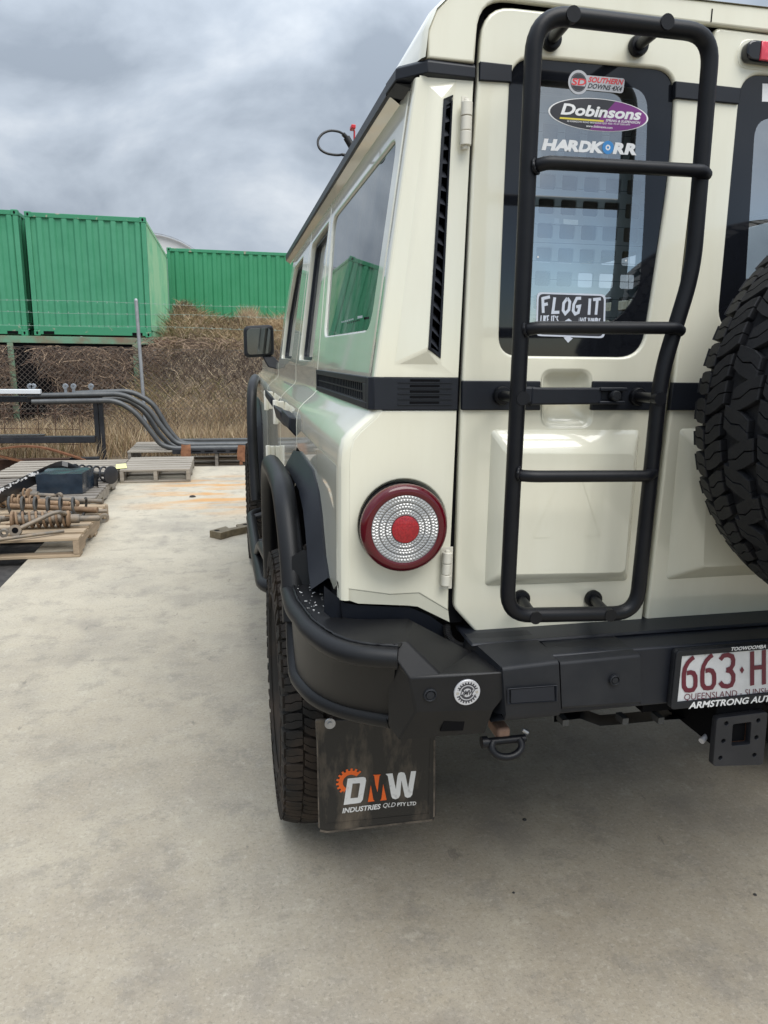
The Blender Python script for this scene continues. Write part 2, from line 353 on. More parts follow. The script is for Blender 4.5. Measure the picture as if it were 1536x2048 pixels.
def text_into(mb, s, lb, rb, lt, mi=0, bold=.0, shear=0, fit=True, lift=(0,0,0)):
    """flat lettering stretched over the parallelogram lb-rb-lt"""
    cu = bpy.data.curves.new('t', 'FONT'); cu.body = s; cu.offset = bold; cu.shear = shear; cu.fill_mode = 'FRONT'; cu.resolution_u = 3
    o = bpy.data.objects.new('t', cu); COL.objects.link(o); dg = bpy.context.evaluated_depsgraph_get()
    me = bpy.data.meshes.new_from_object(o.evaluated_get(dg)); bpy.data.objects.remove(o); bpy.data.curves.remove(cu)
    xs = [v_.co.x for v_ in me.vertices]; ys = [v_.co.y for v_ in me.vertices]
    x0, x1, y0, y1 = min(xs), max(xs), min(ys), max(ys); lb, rb, lt, lf = V(lb), V(rb), V(lt), V(lift)
    vs = [lb + (rb-lb)*((v_.co.x-x0)/(x1-x0)) + (lt-lb)*((v_.co.y-y0)/(y1-y0)) + lf for v_ in me.vertices]
    mb.add(vs, [tuple(p.vertices) for p in me.polygons], mi); bpy.data.meshes.remove(me)
def ribbon(mb, pts, wd, nrm, mi=0, lift=0):
    P = [V(p) for p in pts]; nrm = V(nrm).normalized(); L_, R_ = [], []
    for i in range(len(P)):
        a = (P[i]-P[i-1]).normalized() if i else (P[1]-P[0]).normalized(); b = (P[i+1]-P[i]).normalized() if i < len(P)-1 else a
        s1, s2 = nrm.cross(a), nrm.cross(b); s_ = s1+s2; s_ = s_*(2/max(s_.length_squared, .5)) if s_.length > .1 else s1
        L_.append(P[i]+s_*wd/2+nrm*lift); R_.append(P[i]-s_*wd/2+nrm*lift)
    n = len(P); mb.add(L_+R_, [(i, i+1, n+i+1, n+i) for i in range(n-1)], mi)
# ================================================================== THE SETTING: ground
g = MB(); g.add([(-300,-300,-.06),(300,-300,-.06),(300,500,-.06),(-300,500,-.06)], [(0,1,2,3)]); structure(g.build('ground', 'dirt'))
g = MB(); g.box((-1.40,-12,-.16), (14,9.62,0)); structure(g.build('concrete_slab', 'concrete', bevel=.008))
g = MB(); g.add([(-14,-12,-.05),(-1.41,-12,-.05),(-1.41,7.6,-.05),(-14,7.6,-.05)], [(0,1,2,3)]); structure(g.build('asphalt_strip', 'asphalt'))

# ================================================================== THE WAGON
CX = 1.17; YR = 1.365
car = thing('off_road_wagon', 'cream boxy off road wagon with black rear ladder parked on the concrete slab', 'car', (CX, 3.5, 0))
def mirror(o):     # the same part on the far flank
    me = o.data.copy(); me.transform(Matrix(((-1,0,0,2*CX),(0,1,0,0),(0,0,1,0),(0,0,0,1)))); me.flip_normals()
    c = o.copy(); c.data = me; COL.objects.link(c); c.parent = o.parent; return c
def TX(z): return .27 + .136*(z-1.36)                      # the leaning upper flank
# ---- lower flank: shoulder loft per door
PROF = [(TX(1.372),1.372),(.2715,1.350),(.271,1.312),(.268,1.302),(.258,1.290),(.228,1.264),(.213,1.247),(.207,1.225),(.205,1.195)]
def flank(name, y0, y1, zlow, rear_round=False, outline=None):
    mb = MB()
    pr = PROF
    if rear_round: ys = [(1.3655,.020),(1.3665,.012),(1.371,.0055),(1.380,.0015),(1.394,0)]
    else: ys = [(y0+.03,.02),(y0,.004),(y0+.003,0)]
    ys = ys + [(y1-.003,0),(y1,.004),(y1-.001,.02)]
    mb.loft([[(x+d, y, z) for x, z in pr] for y, d in ys])
    if outline is None:
        mb.loft([[(.205+d, y, z) for z in (1.195,1.0,.85,zlow)] for y, d in ys])
    o = mb.build(name, 'cream_paint', car, 30)
    if outline:
        me = flatmesh([outline], .012, .003); me.transform(frame((.205+.006,0,0), (0,1,0), (0,0,1))); bm = bmesh.new(); bm.from_mesh(me); bm.from_mesh(o.data)
        bm.to_mesh(o.data); bm.free(); bpy.data.meshes.remove(me)
        o.data.polygons.foreach_set('use_smooth', [True]*len(o.data.polygons)); o.data.set_sharp_from_angle(angle=math.radians(30))
    return o
ARCH = [(1.50,.93),(1.555,.963),(1.617,1.047),(1.67,1.088),(1.78,1.122),(2.107,1.126),(2.30,1.105),(2.46,1.03),(2.58,.90),(2.64,.75)]
qo = [(1.392,1.200),(1.392,.95),(1.42,.925)] + ARCH[:8] + [(2.236,1.125)][:0]
quarter = flank('rear_quarter_panel', 1.392, 2.236, .93, True, [(1.394,1.1955),(1.394,.95),(1.44,.925)]+[p for p in ARCH if p[0] < 2.2]+[(2.234,1.128),(2.234,1.1955)])
# rounded rear corner below the shoulder
mb = MB(); mb.loft([[(.205+d, y, z) for z in (1.195,1.05,.955,.925)] for y, d in [(1.3655,.020),(1.3665,.012),(1.371,.0055),(1.380,.0015),(1.394,.0005)]])
rc = mb.build('corner_edge', 'cream_paint', car, 30)
rdoor = flank('side_door', 2.246, 2.955, .70, False, [(2.242,1.1955),(2.242,1.128)]+[(2.30,1.105),(2.46,1.03),(2.58,.90),(2.64,.75),(2.955,.72),(2.955,1.1955)])
fdoor = flank('side_door', 2.963, 3.95, .70)
FARCH = [(4.42,.60),(4.45,.80),(4.53,1.0),(4.68,1.09),(4.85,1.12),(5.25,1.12),(5.40,1.06),(5.5,.94),(5.56,.8)]
fend = flank('front_wing', 3.958, 5.75, .70, False, [(3.958,1.1955),(3.958,.72)]+FARCH+[(5.75,.8),(5.75,1.1955)])
for o in (quarter, rc, rdoor, fdoor, fend): mirror(o)
# ---- upper flank with window openings, on the leaning plane
def tf(n): return frame((TX(1.36)+n*.9909, 0, 1.36-n*.1348), (0,1,0), (.1348,0,.9909))
def upper(name, outlines, n0, thick, m, parent=car, bevel=.004):
    me = flatmesh(outlines, thick, bevel); me.transform(tf(n0+thick/2)); me.materials.append(MATS[m]); return link(name, me, parent, 35)
S = lambda z: (z-1.36)*1.0092
def win(pts, r): return rnd([(y, S(z)) for y, z in pts], r, 6)
QW = [(1.470,1.458),(1.462,1.815),(2.33,1.815),(2.185,1.462)]
RW = [(2.415,1.392),(2.42,1.822),(2.90,1.818),(2.86,1.392)]
FW = [(3.20,1.395),(3.20,1.815),(3.62,1.815),(3.80,1.60),(3.80,1.395)]
ZT = 1.885
pq = upper('upper_side_panel', [[(1.410,S(1.366)),(1.405,S(ZT)),(2.40,S(ZT)),(2.36,S(1.70)),(2.236,S(1.366))], win(QW,.05)], 0, .022, 'cream_paint', bevel=.006)
pr_ = upper('window_frame', [[(2.245,S(1.366)),(2.37,S(1.70)),(2.41,S(ZT)),(2.955,S(ZT)),(2.955,S(1.366))], win(RW,.03)], 0, .03, 'cream_paint', bevel=.005)
pf = upper('window_frame', [[(2.963,S(1.366)),(2.963,S(ZT)),(3.72,S(ZT)),(3.95,S(1.60)),(3.95,S(1.366))], win(FW,.03)], 0, .03, 'cream_paint', bevel=.005)
gq = upper('side_window', [win([(y+(.004 if i < 2 else -.004), z) for i, (y, z) in enumerate(QW)],.05)], .006, .005, 'side_glass', bevel=.0005)
gr = upper('side_window', [win(RW,.02)], .026, .005, 'side_glass', bevel=.0005)
gf = upper('side_window', [win(FW,.02)], .026, .005, 'side_glass', bevel=.0005)
for q, r in ((RW,.03),(FW,.03)):       # black runner inside each door window
    c = V((sum(p[0] for p in q)/len(q), sum(p[1] for p in q)/len(q)))
    inner = [((y-c.x)*.92+c.x, (z-c.y)*.94+c.y) for y, z in q]
    so_ = upper('window_seal', [win(q, r), win(inner, r)], .016, .012, 'black_trim', bevel=.001); mirror(so_)
for o in (pq, pr_, pf, gq, gr, gf): mirror(o)
# maker's marking printed low on the quarter glass: a bar code of small pale marks
mb = MB()
ofs = V((-.0012,0,.0002))
mb.poly([PT(u, v)+ofs for u, v in ((716,632.5),(726,631),(726,636),(716,637.5))])
mb.build('glass_marking', 'grey_print', gq, 0); mb = MB()
for k in range(7): u = 684+k*3.6; v = 643-k*.95; mb.poly([PT(a, b)+ofs for a, b in ((u,v),(u+2.2,v-.5),(u+2.2,v+2.6),(u,v+3.1))])
stuff(mb.build('glass_lettering', 'grey_print', gq, 0))
# narrow upright corner post between the quarter window and the rear face
mb = MB()
zz = [1.366,1.5,1.65,1.8,1.885]
mb.loft([[(TX(z)+d, y, z) for z in zz] for y, d in [(1.3640,.0075),(1.3646,.0038),(1.367,.0012),(1.372,.0002),(1.3975,0),(1.402,.0025),(1.404,.014)]])
cp = mb.build('corner_post', 'cream_paint', car, 30); mirror(cp)
# ---- belt vent strip on the quarter
mb = MB()
def bx(y0,y1,z0,z1,x0,x1,mi=0): mb.box((x0,y0,z0),(x1,y1,z1),mi)
bx(1.394,2.205,1.352,1.365,.262,.28); bx(1.394,2.205,1.304,1.317,.262,.28); bx(1.394,1.43,1.317,1.352,.262,.28); bx(2.185,2.205,1.317,1.352,.262,.28)
bx(1.43,2.185,1.317,1.352,.276,.281,1)
vs_ = mb.build('side_vent_strip', ['black_trim','void_black'], car, 30, bevel=.0015)
mb = MB()
for k in range(31):
    y = 1.445+k*.0238
    mb.prism([(.2665,y,1.318),(.2665,y+.006,1.318),(.2665,y+.014,1.351),(.2665,y+.008,1.351)], (.009,0,0))
mb.box((.266,1.43,1.333),(.274,2.185,1.336))
vg = mb.build('vent_mesh', 'black_trim', vs_, 0); 
# ---- rear face: left corner panel
def RP(u, v, dy=0): return PY(u, v, YR+dy)
def on_rear(pts): return [xz(u, v, YR) for u, v in pts]
def lowx(z):
    for (x1, z1), (x2, z2) in zip(PROF, PROF[1:]):
        if z2 <= z <= z1: return x2+(x1-x2)*(z-z2)/(z1-z2)
    return .205
XSEAM = .438
LAMP = (.333, 1.079)
left = [(lowx(z)+.019, z) for z in (1.303,1.290,1.264,1.247,1.225,1.195,1.05,.955)]
bot = on_rear([(693,1178),(780,1190),(838,1187),(897,1222)])
ol = left + [bot[0], bot[1], bot[2], bot[3], (XSEAM-.005,.93), (XSEAM,1.303)]
cpn = rearplate('rear_corner_panel', [ol, circle2(LAMP, .0900, 48)], YR, .014, 'cream_paint', car, .003)
mb = MB()
mb.lathe([(.0898,.0005),(.0885,.002),(.0865,.006),(.083,.012)], (LAMP[0],YR,LAMP[1]), (0,1,0), 48)     # dished seat of the lamp
lowb = [RP(693,1199,.006), RP(716,1207,.006), RP(815,1211,.006), RP(835,1213,.006), RP(899,1244,.006)]
topb = [V((b[0],YR+.002,b[1])) for b in bot]; topb.insert(2, (topb[1]+topb[2])/2)
mb.loft([topb, lowb]); mb.loft([lowb, [p+V((0,.03,.004)) for p in lowb]])
mb.build('lamp_seat', 'cream_paint', cpn, 40)
# belt piece with fine louvres on the corner
mb = MB(); x0 = .272; mb.box((x0,YR-.003,1.304),(XSEAM,YR+.03,1.365)); mb.prism([(x0,YR-.003,1.304),(x0,YR+.03,1.304),(x0-.0095,YR+.03,1.304),(x0-.0095,YR+.008,1.304)], (0,0,.061))
bt = mb.build('belt_trim', 'black_trim', car, 30, bevel=.001)
mb = MB(); 
for k in range(5):
    z = 1.3135+k*.0105
    mb.box((.318,YR-.0052,z),(.425,YR-.002,z+.0018)); mb.box((.342,YR-.0048,z+.0025),(.400,YR-.0025,z+.0065),1)
mb.build('belt_louvre', ['black_trim','void_black'], bt, 0)
# upper corner panel, sculpted ramp and the tall louvred slot
Pm = lambda u, v, d=0: PY(u, v, YR-d)
A = V((TX(1.888)+.0070, YR-.001, 1.888)); B = V((TX(1.366)+.0070, YR-.001, 1.366))
SB = V((XSEAM, YR, 1.366)); ST = V((XSEAM+.010, YR, 1.888))
P1, P2, P3 = Pm(790,728), Pm(856,699,.013), Pm(882,729)
T1, T2, T3 = Pm(857,171), Pm(887,198,.013), Pm(909,171)
R1, R2 = Pm(906,190), Pm(881,717)
mb = MB(); vs = [A,B,P1,T1,P2,T2,P3,SB,ST,T3,R1,R2]
mb.add(vs, [(0,1,2,3),(3,2,4,5),(2,6,4),(1,7,6,2),(9,10,11,6,7,8),(0,3,9,8),(3,5,9),(5,10,9),(4,6,11)])
up_ = mb.build('corner_upper_panel', 'cream_paint', car, 12, bevel=.004, bseg=3)
inn = V((0,.035,0)); mb = MB()
slot = [T2,R1,R2,P2]; mb.loft([[p for p in slot+[slot[0]]], [p+inn for p in slot+[slot[0]]]]); mb.poly([p+inn for p in slot], 0)
ins = [T2+V((.005,0,-.010)), R1+V((-.003,.002,-.012)), R2+V((-.004,.002,.012)), P2+V((.005,0,.004))]
mb.add([p+V((0,-.0015,0)) for p in slot]+[p+V((0,-.0015,0)) for p in ins], [(0,1,5,4),(1,2,6,5),(2,3,7,6),(3,0,4,7)], 1)
mb.build('vent_frame', ['void_black','black_trim'], up_, 0)
for k in range(19):     # louvre blades down the slot
    t = (k+.7)/19.4; a = T2.lerp(P2, t); b = R1.lerp(R2, t); m_ = MB()
    a = a+V((.004,.004,0)); b = b+V((-.003,.004,0))
    m_.hexa([a+V((0,0,0)), b+V((0,0,-.002)), b+V((0,.015,.011)), a+V((0,.015,.013))], [p+V((0,.001,.0022)) for p in (a+V((0,0,0)), b+V((0,0,-.002)), b+V((0,.015,.011)), a+V((0,.015,.013)))])
    m_.build('louvre', 'louvre_plastic_lit', up_, 0)
# ---- roof gutter band and roof
GZ0, GZ1 = 1.886, 1.914
mb = MB()
cor = [(.448,YR-.008),(.360,YR-.012),(.3135,YR+.036),(.3115,YR+.11)]
sec = lambda x, y, ix, iy: [(x,y,GZ0+.004),(x,y,GZ1-.006),(x+ix*.006,y+iy*.006,GZ1),(x+ix*.05,y+iy*.05,GZ1+.004),(x+ix*.05,y+iy*.05,GZ0-.012),(x+ix*.012,y+iy*.012,GZ0)]
rows = [sec(*cor[0],0,1), sec(*cor[1],.35,1), sec(*cor[2],1,.5), sec(*cor[3],1,0)]
mb.loft(rows, closed=True); mb.add(rows[0], [tuple(range(6))]); mb.add(rows[-1], [tuple(range(6))]); mb.add([(.36,YR+.02,1.8795),(.3145,YR+.038,1.8855),(.3125,YR+.11,1.8855),(.348,YR+.085,1.874),(.352,YR+.03,1.874)], [(0,1,2,3,4)])
gc = mb.build('gutter_corner', 'black_trim', car, 30, bevel=.0015); mirror(gc)
mb = MB()
sc2 = [(.3125,1.887),(.3125,1.907),(.318,1.913),(.350,1.915),(.350,1.886)]
mb.loft([[(x+dx,y,z) for x, z in sc2] for y, dx in ((YR+.112,0),(3.9,0),(3.98,.012),(4.0,.03))], closed=True); mb.add([(x+.03,4.0,z) for x, z in sc2], [tuple(range(5))])
rg = mb.build('roof_gutter', 'black_trim', car, 30); mirror(rg)
mb = MB(); mb.loft([[(.317,y,1.8885),(.320,y,1.8872),(.340,y,1.874),(TX(1.868)+.002,y,1.868)] for y in (YR+.112,3.96)], 0)
ru = mb.build('gutter_underside', 'cream_paint', car, 30); mirror(ru)
RS = [(.347,1.914),(.352,1.958),(.366,1.992),(.392,2.018),(.43,2.036),(.50,2.047),(.7,2.056),(1.17,2.062)]
RSF = RS+[(2*CX-x, z) for x, z in reversed(RS[:-1])]
mb = MB()
def rsec(y, k, dz): return [(CX+(x-CX)*k, y, 1.914+(z-1.914)*dz) for x, z in RSF]
mb.loft([rsec(1.352,.990,.985), rsec(1.360,.996,.996), rsec(1.374,1,1), rsec(3.6,1,1.06), rsec(4.0,.99,.9), rsec(4.1,.985,.6)])
mb.build('roof', 'cream_paint', car, 35)
# rear rim of the roof above the doors and the corner
rim = [(.360,1.914)]+[(CX+(x-CX)*.99, 1.914+(z-1.914)*.985) for x, z in RS[1:]]
ro = rim+[(2*CX-x, z) for x, z in reversed(rim)]
dh = rnd([(XSEAM+.012,1.87),(XSEAM+.012,2.018,.06),(2*CX-XSEAM-.012,2.018,.06),(2*CX-XSEAM-.012,1.87)], 0, 7)
hole = [(x, z+.006) for x, z in dh if z > 1.93]; 
ro2 = rim+[(2*CX-x, z) for x, z in reversed(rim)]
inner = [(XSEAM+.008,1.914)]+[(x-.002*(1 if x < CX else -1), z+.001) for x, z in dh if z > 1.914]+[(2*CX-XSEAM-.008,1.914)]
rearplate('roof_rear_rim', [rim+[(2*CX-x, z) for x, z in reversed(rim)]+list(reversed(inner))], YR-.010, .016, 'cream_paint', car, .004)
for k, xx in ((0,.904),):
    mb = MB(); mb.box((xx,YR-.0112,2.022),(xx+.002,YR-.0085,2.044)); mb.build('roof_seam', 'void_black', car, 0)
# ---- narrow rear door
def zof(v, u=1200): return PY(u, v, YR).z
XL, XD0, XD1 = XSEAM+.007, .884, .915      # door edges (the meeting line leans a little as traced)
bl = on_rear([(904,1234),(962,1276)])
door1 = [(XL,1.30),(bl[0][0]+.003,bl[0][1]+.02,.01),(bl[1][0],bl[1][1],.015),(XD0-.004,.832,.006),(XD1-.005,2.014,.012),(XL+.015,2.010,.055),(XL+.006,1.78)]
WIN = on_rear([(1021,112),(1351,141),(1341,330),(1300,606),(1282,715),(996,711),(1006,430)])
win1 = rnd([(*WIN[0],.05),(*WIN[1],.045),(*WIN[2],.3),(*WIN[3],.1),(*WIN[4],.06),(*WIN[5],.04),(*WIN[6],.3)], .04, 8)
pocket = rnd(on_rear([(1083,742),(1180,742),(1180,852),(1083,852)]), .022, 6)
REC = on_rear([(981,859),(1277,859),(1252,1160),(968,1170)]); RIN = on_rear([(1012,903),(1254,905),(1236,1137),(1000,1141)])
d1 = rearplate('rear_door', [rnd(door1, 0, 6), win1, pocket], YR-.004, .022, 'cream_paint', car, .0055, bres=3)
mb = MB()
def rr(pts, y, r): return [(x, y, z) for x, z in rnd(pts, r, 4)]
a, b_, c_ = rr(REC, YR-.0036, .010), rr([(x*.97+q[0]*.03, z*.97+q[1]*.03) for (x, z), q in zip(REC, RIN)], YR-.006, .010), rr(RIN, YR-.028, .014)
b2 = rr([(x*.08+q[0]*.92, z*.08+q[1]*.92) for (x, z), q in zip(REC, RIN)], YR-.0272, .014)
mb.loft([r+[r[0]] for r in (a, b_, b2, c_)]); mb.poly(c_)
pan = mb.build('pressed_panel', 'cream_paint', d1, 50)
mb = MB()    # the faint triangular emboss
for pts in ([(1068,1072),(1117,965)], [(1200,1070),(1166,962)], [(1068,1075),(1099,1074)], [(1170,1071),(1201,1070)]):
    ribbon(mb, [PY(u, v, YR-.0286) for u, v in pts], .0022, (0,-1,0))
mb.build('emboss', 'cream_paint', d1, 0)
mb = MB()    # scoop behind the handle
pk = [(x, YR-.002, z) for x, z in pocket]; ck = V((sum(p[0] for p in pk)/len(pk), YR, sum(p[2] for p in pk)/len(pk)))
rows = []
for s_, d_ in ((1.03,-.0015),(.97,.0),(.92,.004),(.80,.013),(.55,.020),(.2,.022)): rows.append([V((ck.x+(p[0]-ck.x)*s_, YR-.002+d_, ck.z+(p[2]-ck.z)*s_)) for p in pk])
mb.loft([r+[r[0]] for r in rows]); mb.poly(rows[-1]); mb.build('handle_pocket', 'cream_paint', d1, 60)
# rear glass of the narrow door: black border, clear pane, heater lines, stickers
CLR = on_rear([(1064,156),(1298,176),(1290,440),(1280,588),(1228,650),(1048,648)])
clr = rnd([(*CLR[0],.03),(*CLR[1],.04),(*CLR[2],.2),(*CLR[3],.05),(*CLR[4],.05),(*CLR[5],.03)], .04, 7)
win1s = rnd([(*WIN[0],.05),(*WIN[1],.045),(*WIN[2],.3),(*WIN[3],.1),(*WIN[4],.06),(*WIN[5],.04),(*WIN[6],.3)], .04, 8)
fr = rearplate('window_border', [win1s, clr], YR+.003, .004, 'frit_black', car, .0003)
GY = YR+.0032
mb = MB(); mb.poly([(x, GY, z) for x, z in reversed(clr)]); rw = mb.build('rear_window', 'tinted_glass', car, 0, fixn=False)
mb = MB()
for k in range(14):
    v0 = 188+k*37.6*(1-.0016*k); a = PY(1066-k*1.2, v0-1, GY+.0037); b = PY(1292-k*1.0 if k < 11 else 1275-(k-11)*14, v0+13-k*.6, GY+.0037)
    ribbon(mb, [a, b], .0010, (0,-1,0))
for u0, v0, u1, v1 in ((1268,190,1255,640),): ribbon(mb, [PY(u0,v0,GY+.0037), PY(u1,v1,GY+.0037)], .0010, (0,-1,0))
mb.build('heater_line', 'cable', rw, 0)
for u, v in ((1076,514),(1252,521)): mb = MB(); mb.disc(PY(u,v,GY-.0002), (0,-1,0), .0018, 10); mb.build('fixing_dot', 'white_print', rw, 0)
# parking sticker seen on the wide door's glass and small labels
def quad(mb, pts, Y, mi=0, r=0):
    P = [PY(u, v, Y) for u, v in pts]
    if r: P = [V((x, Y, z)) for x, z in rnd([(p.x, p.z) for p in P], r, 4)]
    mb.poly(P, mi)
def ptxt(mb, s, lb, rb, lt, Y, mi, bold=0, shear=0): text_into(mb, s, PY(*lb, Y), PY(*rb, Y), PY(*lt, Y), mi, bold, shear)
Y0 = GY-.0006
# (1) silver and red badge-shaped sticker
mb = MB(); mt = ['silver_print','red_print','dark_print','white_print']
quad(mb, [(1170,150),(1250,157),(1246,187),(1165,179)], Y0, 0, .006); mb.disc(PY(1157,164.5,Y0-.0002), (0,-1,0), .0205, 32, 0)
c = PY(1157,164.5,Y0-.0004); mb.disc(c, (0,-1,0), .0160, 32, 2); mb.disc(c+V((0,-.0001,0)), (0,-1,0), .0145, 32, 0)
def arcband(c, r, z0, z1, mi, lift):     # horizontal slice of a disc
    pts = [V((c.x+math.sqrt(max(r*r-(z*r)**2, 0))*1, c.y-lift, c.z+z*r)) for z in np.linspace(z0, z1, 7)]+[V((c.x-math.sqrt(max(r*r-(z*r)**2, 0)), c.y-lift, c.z+z*r)) for z in np.linspace(z1, z0, 7)]
    mb.poly(pts, mi)
arcband(c, .0143, .38, .98, 2, .0002); arcband(c, .0143, -.98, -.42, 2, .0002)
ptxt(mb, 'SD', (1143,170), (1172,171.5), (1144,156), Y0-.0007, 1, .03, .1)
ptxt(mb, 'SOUTHERN', (1176,164), (1246,170), (1178,153), Y0-.0004, 1, .03, .2); ptxt(mb, 'DOWNS 4X4', (1175,176), (1243,183), (1177,166), Y0-.0004, 2, .025, .2)
st = mb.build('sticker', mt, rw, 0, fixn=False); st['label'] = 'small silver and red sticker at the top of the rear glass'
# (2) purple and black oval
mb = MB(); mt = ['white_print','dark_print','purple_print','yellow_print','grey_print']
oc = PY(1198,230,Y0); ou = (PY(1298,239,Y0)-PY(1098,222,Y0))*.5; ow = V((0,0,.0285))
el = lambda k, lf, a0=0, a1=2*math.pi, n=56: [oc+ou*math.cos(a0+(a1-a0)*i/n)*k+ow*math.sin(a0+(a1-a0)*i/n)*(k-.02)+V((0,-lf,0)) for i in range(n)]
mb.poly(el(1.0, 0), 0); mb.poly(el(.965, .0002), 1)
pe = el(.965, .0004, -1.75, 1.32, 40); mb.poly(pe, 2)
ptxt(mb, 'Dobinsons', (1121,229), (1281,241), (1124,206), Y0-.0006, 0, .035, .16)
mb.poly([PY(u,v,Y0-.0006) for u, v in ((1120,234),(1208,240.5),(1207,244),(1119,237.5))], 3)
ptxt(mb, 'SPRING & SUSPENSION', (1211,243), (1280,248), (1212,238), Y0-.0006, 0, .02, .2)
ptxt(mb, '50 KREMZOW ROAD BRENDALE QLD 4500  PH 07 3205 6979', (1134,244.5), (1260,252), (1134,240.2), Y0-.0006, 0, .01)
ptxt(mb, 'www.dobinsons.com', (1172,254), (1225,258), (1172,249), Y0-.0006, 0, .015)
st = mb.build('sticker', mt, rw, 0, fixn=False); st['label'] = 'oval black and purple sticker with white lettering'
# (3) wide white lettering with a blue ring
mb = MB(); mt = ['white_print','blue_print','dark_print']
for s, x0, x1 in (('H',1084,1113),('A',1108,1138),('R',1134,1162),('D',1157,1184),('K',1180,1210),('R',1226,1253),('R',1249,1277)):
    y = lambda u: 300+(u-1084)*.055
    ptxt(mb, s, (x0-1,y(x0)), (x1-4 if s != 'A' else x1,y(x1)), (x0+5,y(x0)-23), Y0, 0, .06, 0)
c = PY(1216,295,Y0-.0002); mb.disc(c, (0,-1,0), .0118, 32, 1, .0052); mb.disc(c, (0,-1,0), .0050, 28, 0, .0024); mb.disc(c, (0,-1,0), .0023, 20, 1)
st = mb.build('sticker', mt, rw, 0, fixn=False); st['label'] = 'white cut-out lettering with a blue ring for its letter O'
# (4) hand lettered joke sticker
mb = MB(); mt = ['dark_print','pale_blue_print']
def sp(a, b): return PY(1076+a*134-b*2.5, 586+b*84+a*4.5, Y0-.0004)      # sticker space: a across, b down
def frm(d, lf): return [V((x, Y0-lf, z)) for x, z in rnd([(q.x, q.z) for q in (sp(d,d*1.5), sp(1-d,d*1.5), sp(1-d,1-d*1.5), sp(d,1-d*1.5))], .010, 4)]
mb.poly(frm(-.015, 0), 1); mb.poly(frm(.012, .0002), 0)
G = {'F':[[(.15,1),(.02,.02)],[(.0,.10),(.95,-.02)],[(.08,.50),(.7,.42)]], 'L':[[(.25,.0),(.05,.95),(.9,.92)]], 'O':[[(.55,.02),(.1,.35),(.05,.8),(.35,1),(.8,.75),(.9,.25),(.55,.02)]],
     'G':[[(1.0,.0),(.45,.02),(.08,.4),(.02,.8),(.3,1),(.7,.9),(.85,.5),(.4,.55)]], 'I':[[(.6,.0),(.4,1.02)]], 'T':[[(.0,.06),(1.0,.0)],[(.55,.03),(.42,1.0)]], 'K':[[(.1,0),(.05,1)],[(.8,0),(.1,.55),(.8,1)]],
     'E':[[(.8,.0),(.1,.04),(.05,1),(.8,.96)],[(.08,.5),(.65,.48)]], 'S':[[(.85,.05),(.3,.1),(.25,.4),(.75,.6),(.65,.95),(.05,.95)]], 'N':[[(.05,1),(.15,.0),(.75,1),(.9,.0)]], 'Y':[[(.05,0),(.45,.5),(.9,.0)],[(.45,.5),(.35,1)]],
     'U':[[(.1,0),(.1,.85),(.45,1),(.8,.8),(.9,0)]], 'R':[[(.05,1),(.12,.02),(.75,.1),(.7,.45),(.1,.55),(.8,1)]], "'":[[(.5,0),(.4,.25)]], ' ':[]}
def scrawl(s, a0, a1, b0, b1, wd):
    n = len(s); wA = [(.35 if ch in "I' " else 1) for ch in s]; tot = sum(wA)+.22*(n-1); a = a0; k = (a1-a0)/tot
    for i, (ch, ww) in enumerate(zip(s, wA)):
        for j, stx in enumerate(G[ch]): ribbon(mb, [sp(a+x*ww*k*.92, b0+(b1-b0)*y) for x, y in stx], wd, (0,-1,0), 1, .00002*(j+1)+.00005*(i % 2))
        a += (ww+.22)*k
scrawl('FLOG IT', .07, .95, .09, .47, .0058)
scrawl("LIKE IT'S", .05, .32, .53, .72, .0023); scrawl('NOT YOURS', .62, .95, .55, .74, .0023)
P = lambda a, b: sp(a, b)+V((0,-.0002,0))
mb.poly([P(.34,.72),(P(.47,.58)),P(.60,.74),P(.47,.68)], 1); mb.poly([P(.40,1.04),P(.47,1.0),P(.54,1.05),P(.47,1.16)], 1)
st = mb.build('sticker', mt, rw, 0, fixn=False); st['label'] = 'black sticker with white hand lettering low on the rear glass'
# caution label printed inside and the load barrier behind the glass
mb = MB(); quad(mb, [(1127,438),(1156,440),(1156,450),(1127,448)], GY+.0042, 0); quad(mb, [(1109,436),(1119,437),(1118,447),(1108,446)], GY+.0042, 1)
mb.build('glass_label', ['worn_white','grey_print'], rw, 0, fixn=False)
holes = []
for i in range(9):
    for j in range(10):
        x, z = .487+i*.0470, 1.425+j*.0455
        holes.append(rnd([(x-.0165,z-.014),(x+.0165,z-.014),(x+.0165,z+.014),(x-.0165,z+.014)], .004, 2))
rearplate('cargo_barrier', [[(.455,1.39),(.89,1.39),(.89,1.90),(.455,1.90)]]+holes, 1.425, .005, 'barrier', car, .0008)
mb = MB(); mb.box((.36,1.40,.86),(1.98,4.0,.92)); mb.box((.40,1.39,1.93),(1.94,3.9,1.945)); mb.box((.36,1.62,.92),(1.98,1.66,1.40)); mb.build('interior_lining', 'interior', car, 0)
mb = MB()
for x in (.52,.98,1.44):
    mb.box((x,2.6,.95),(x+.40,2.72,1.45)); mb.box((x+.09,2.62,1.47),(x+.31,2.70,1.62))
mb.build('seat', 'interior', car, 40, bevel=.03)
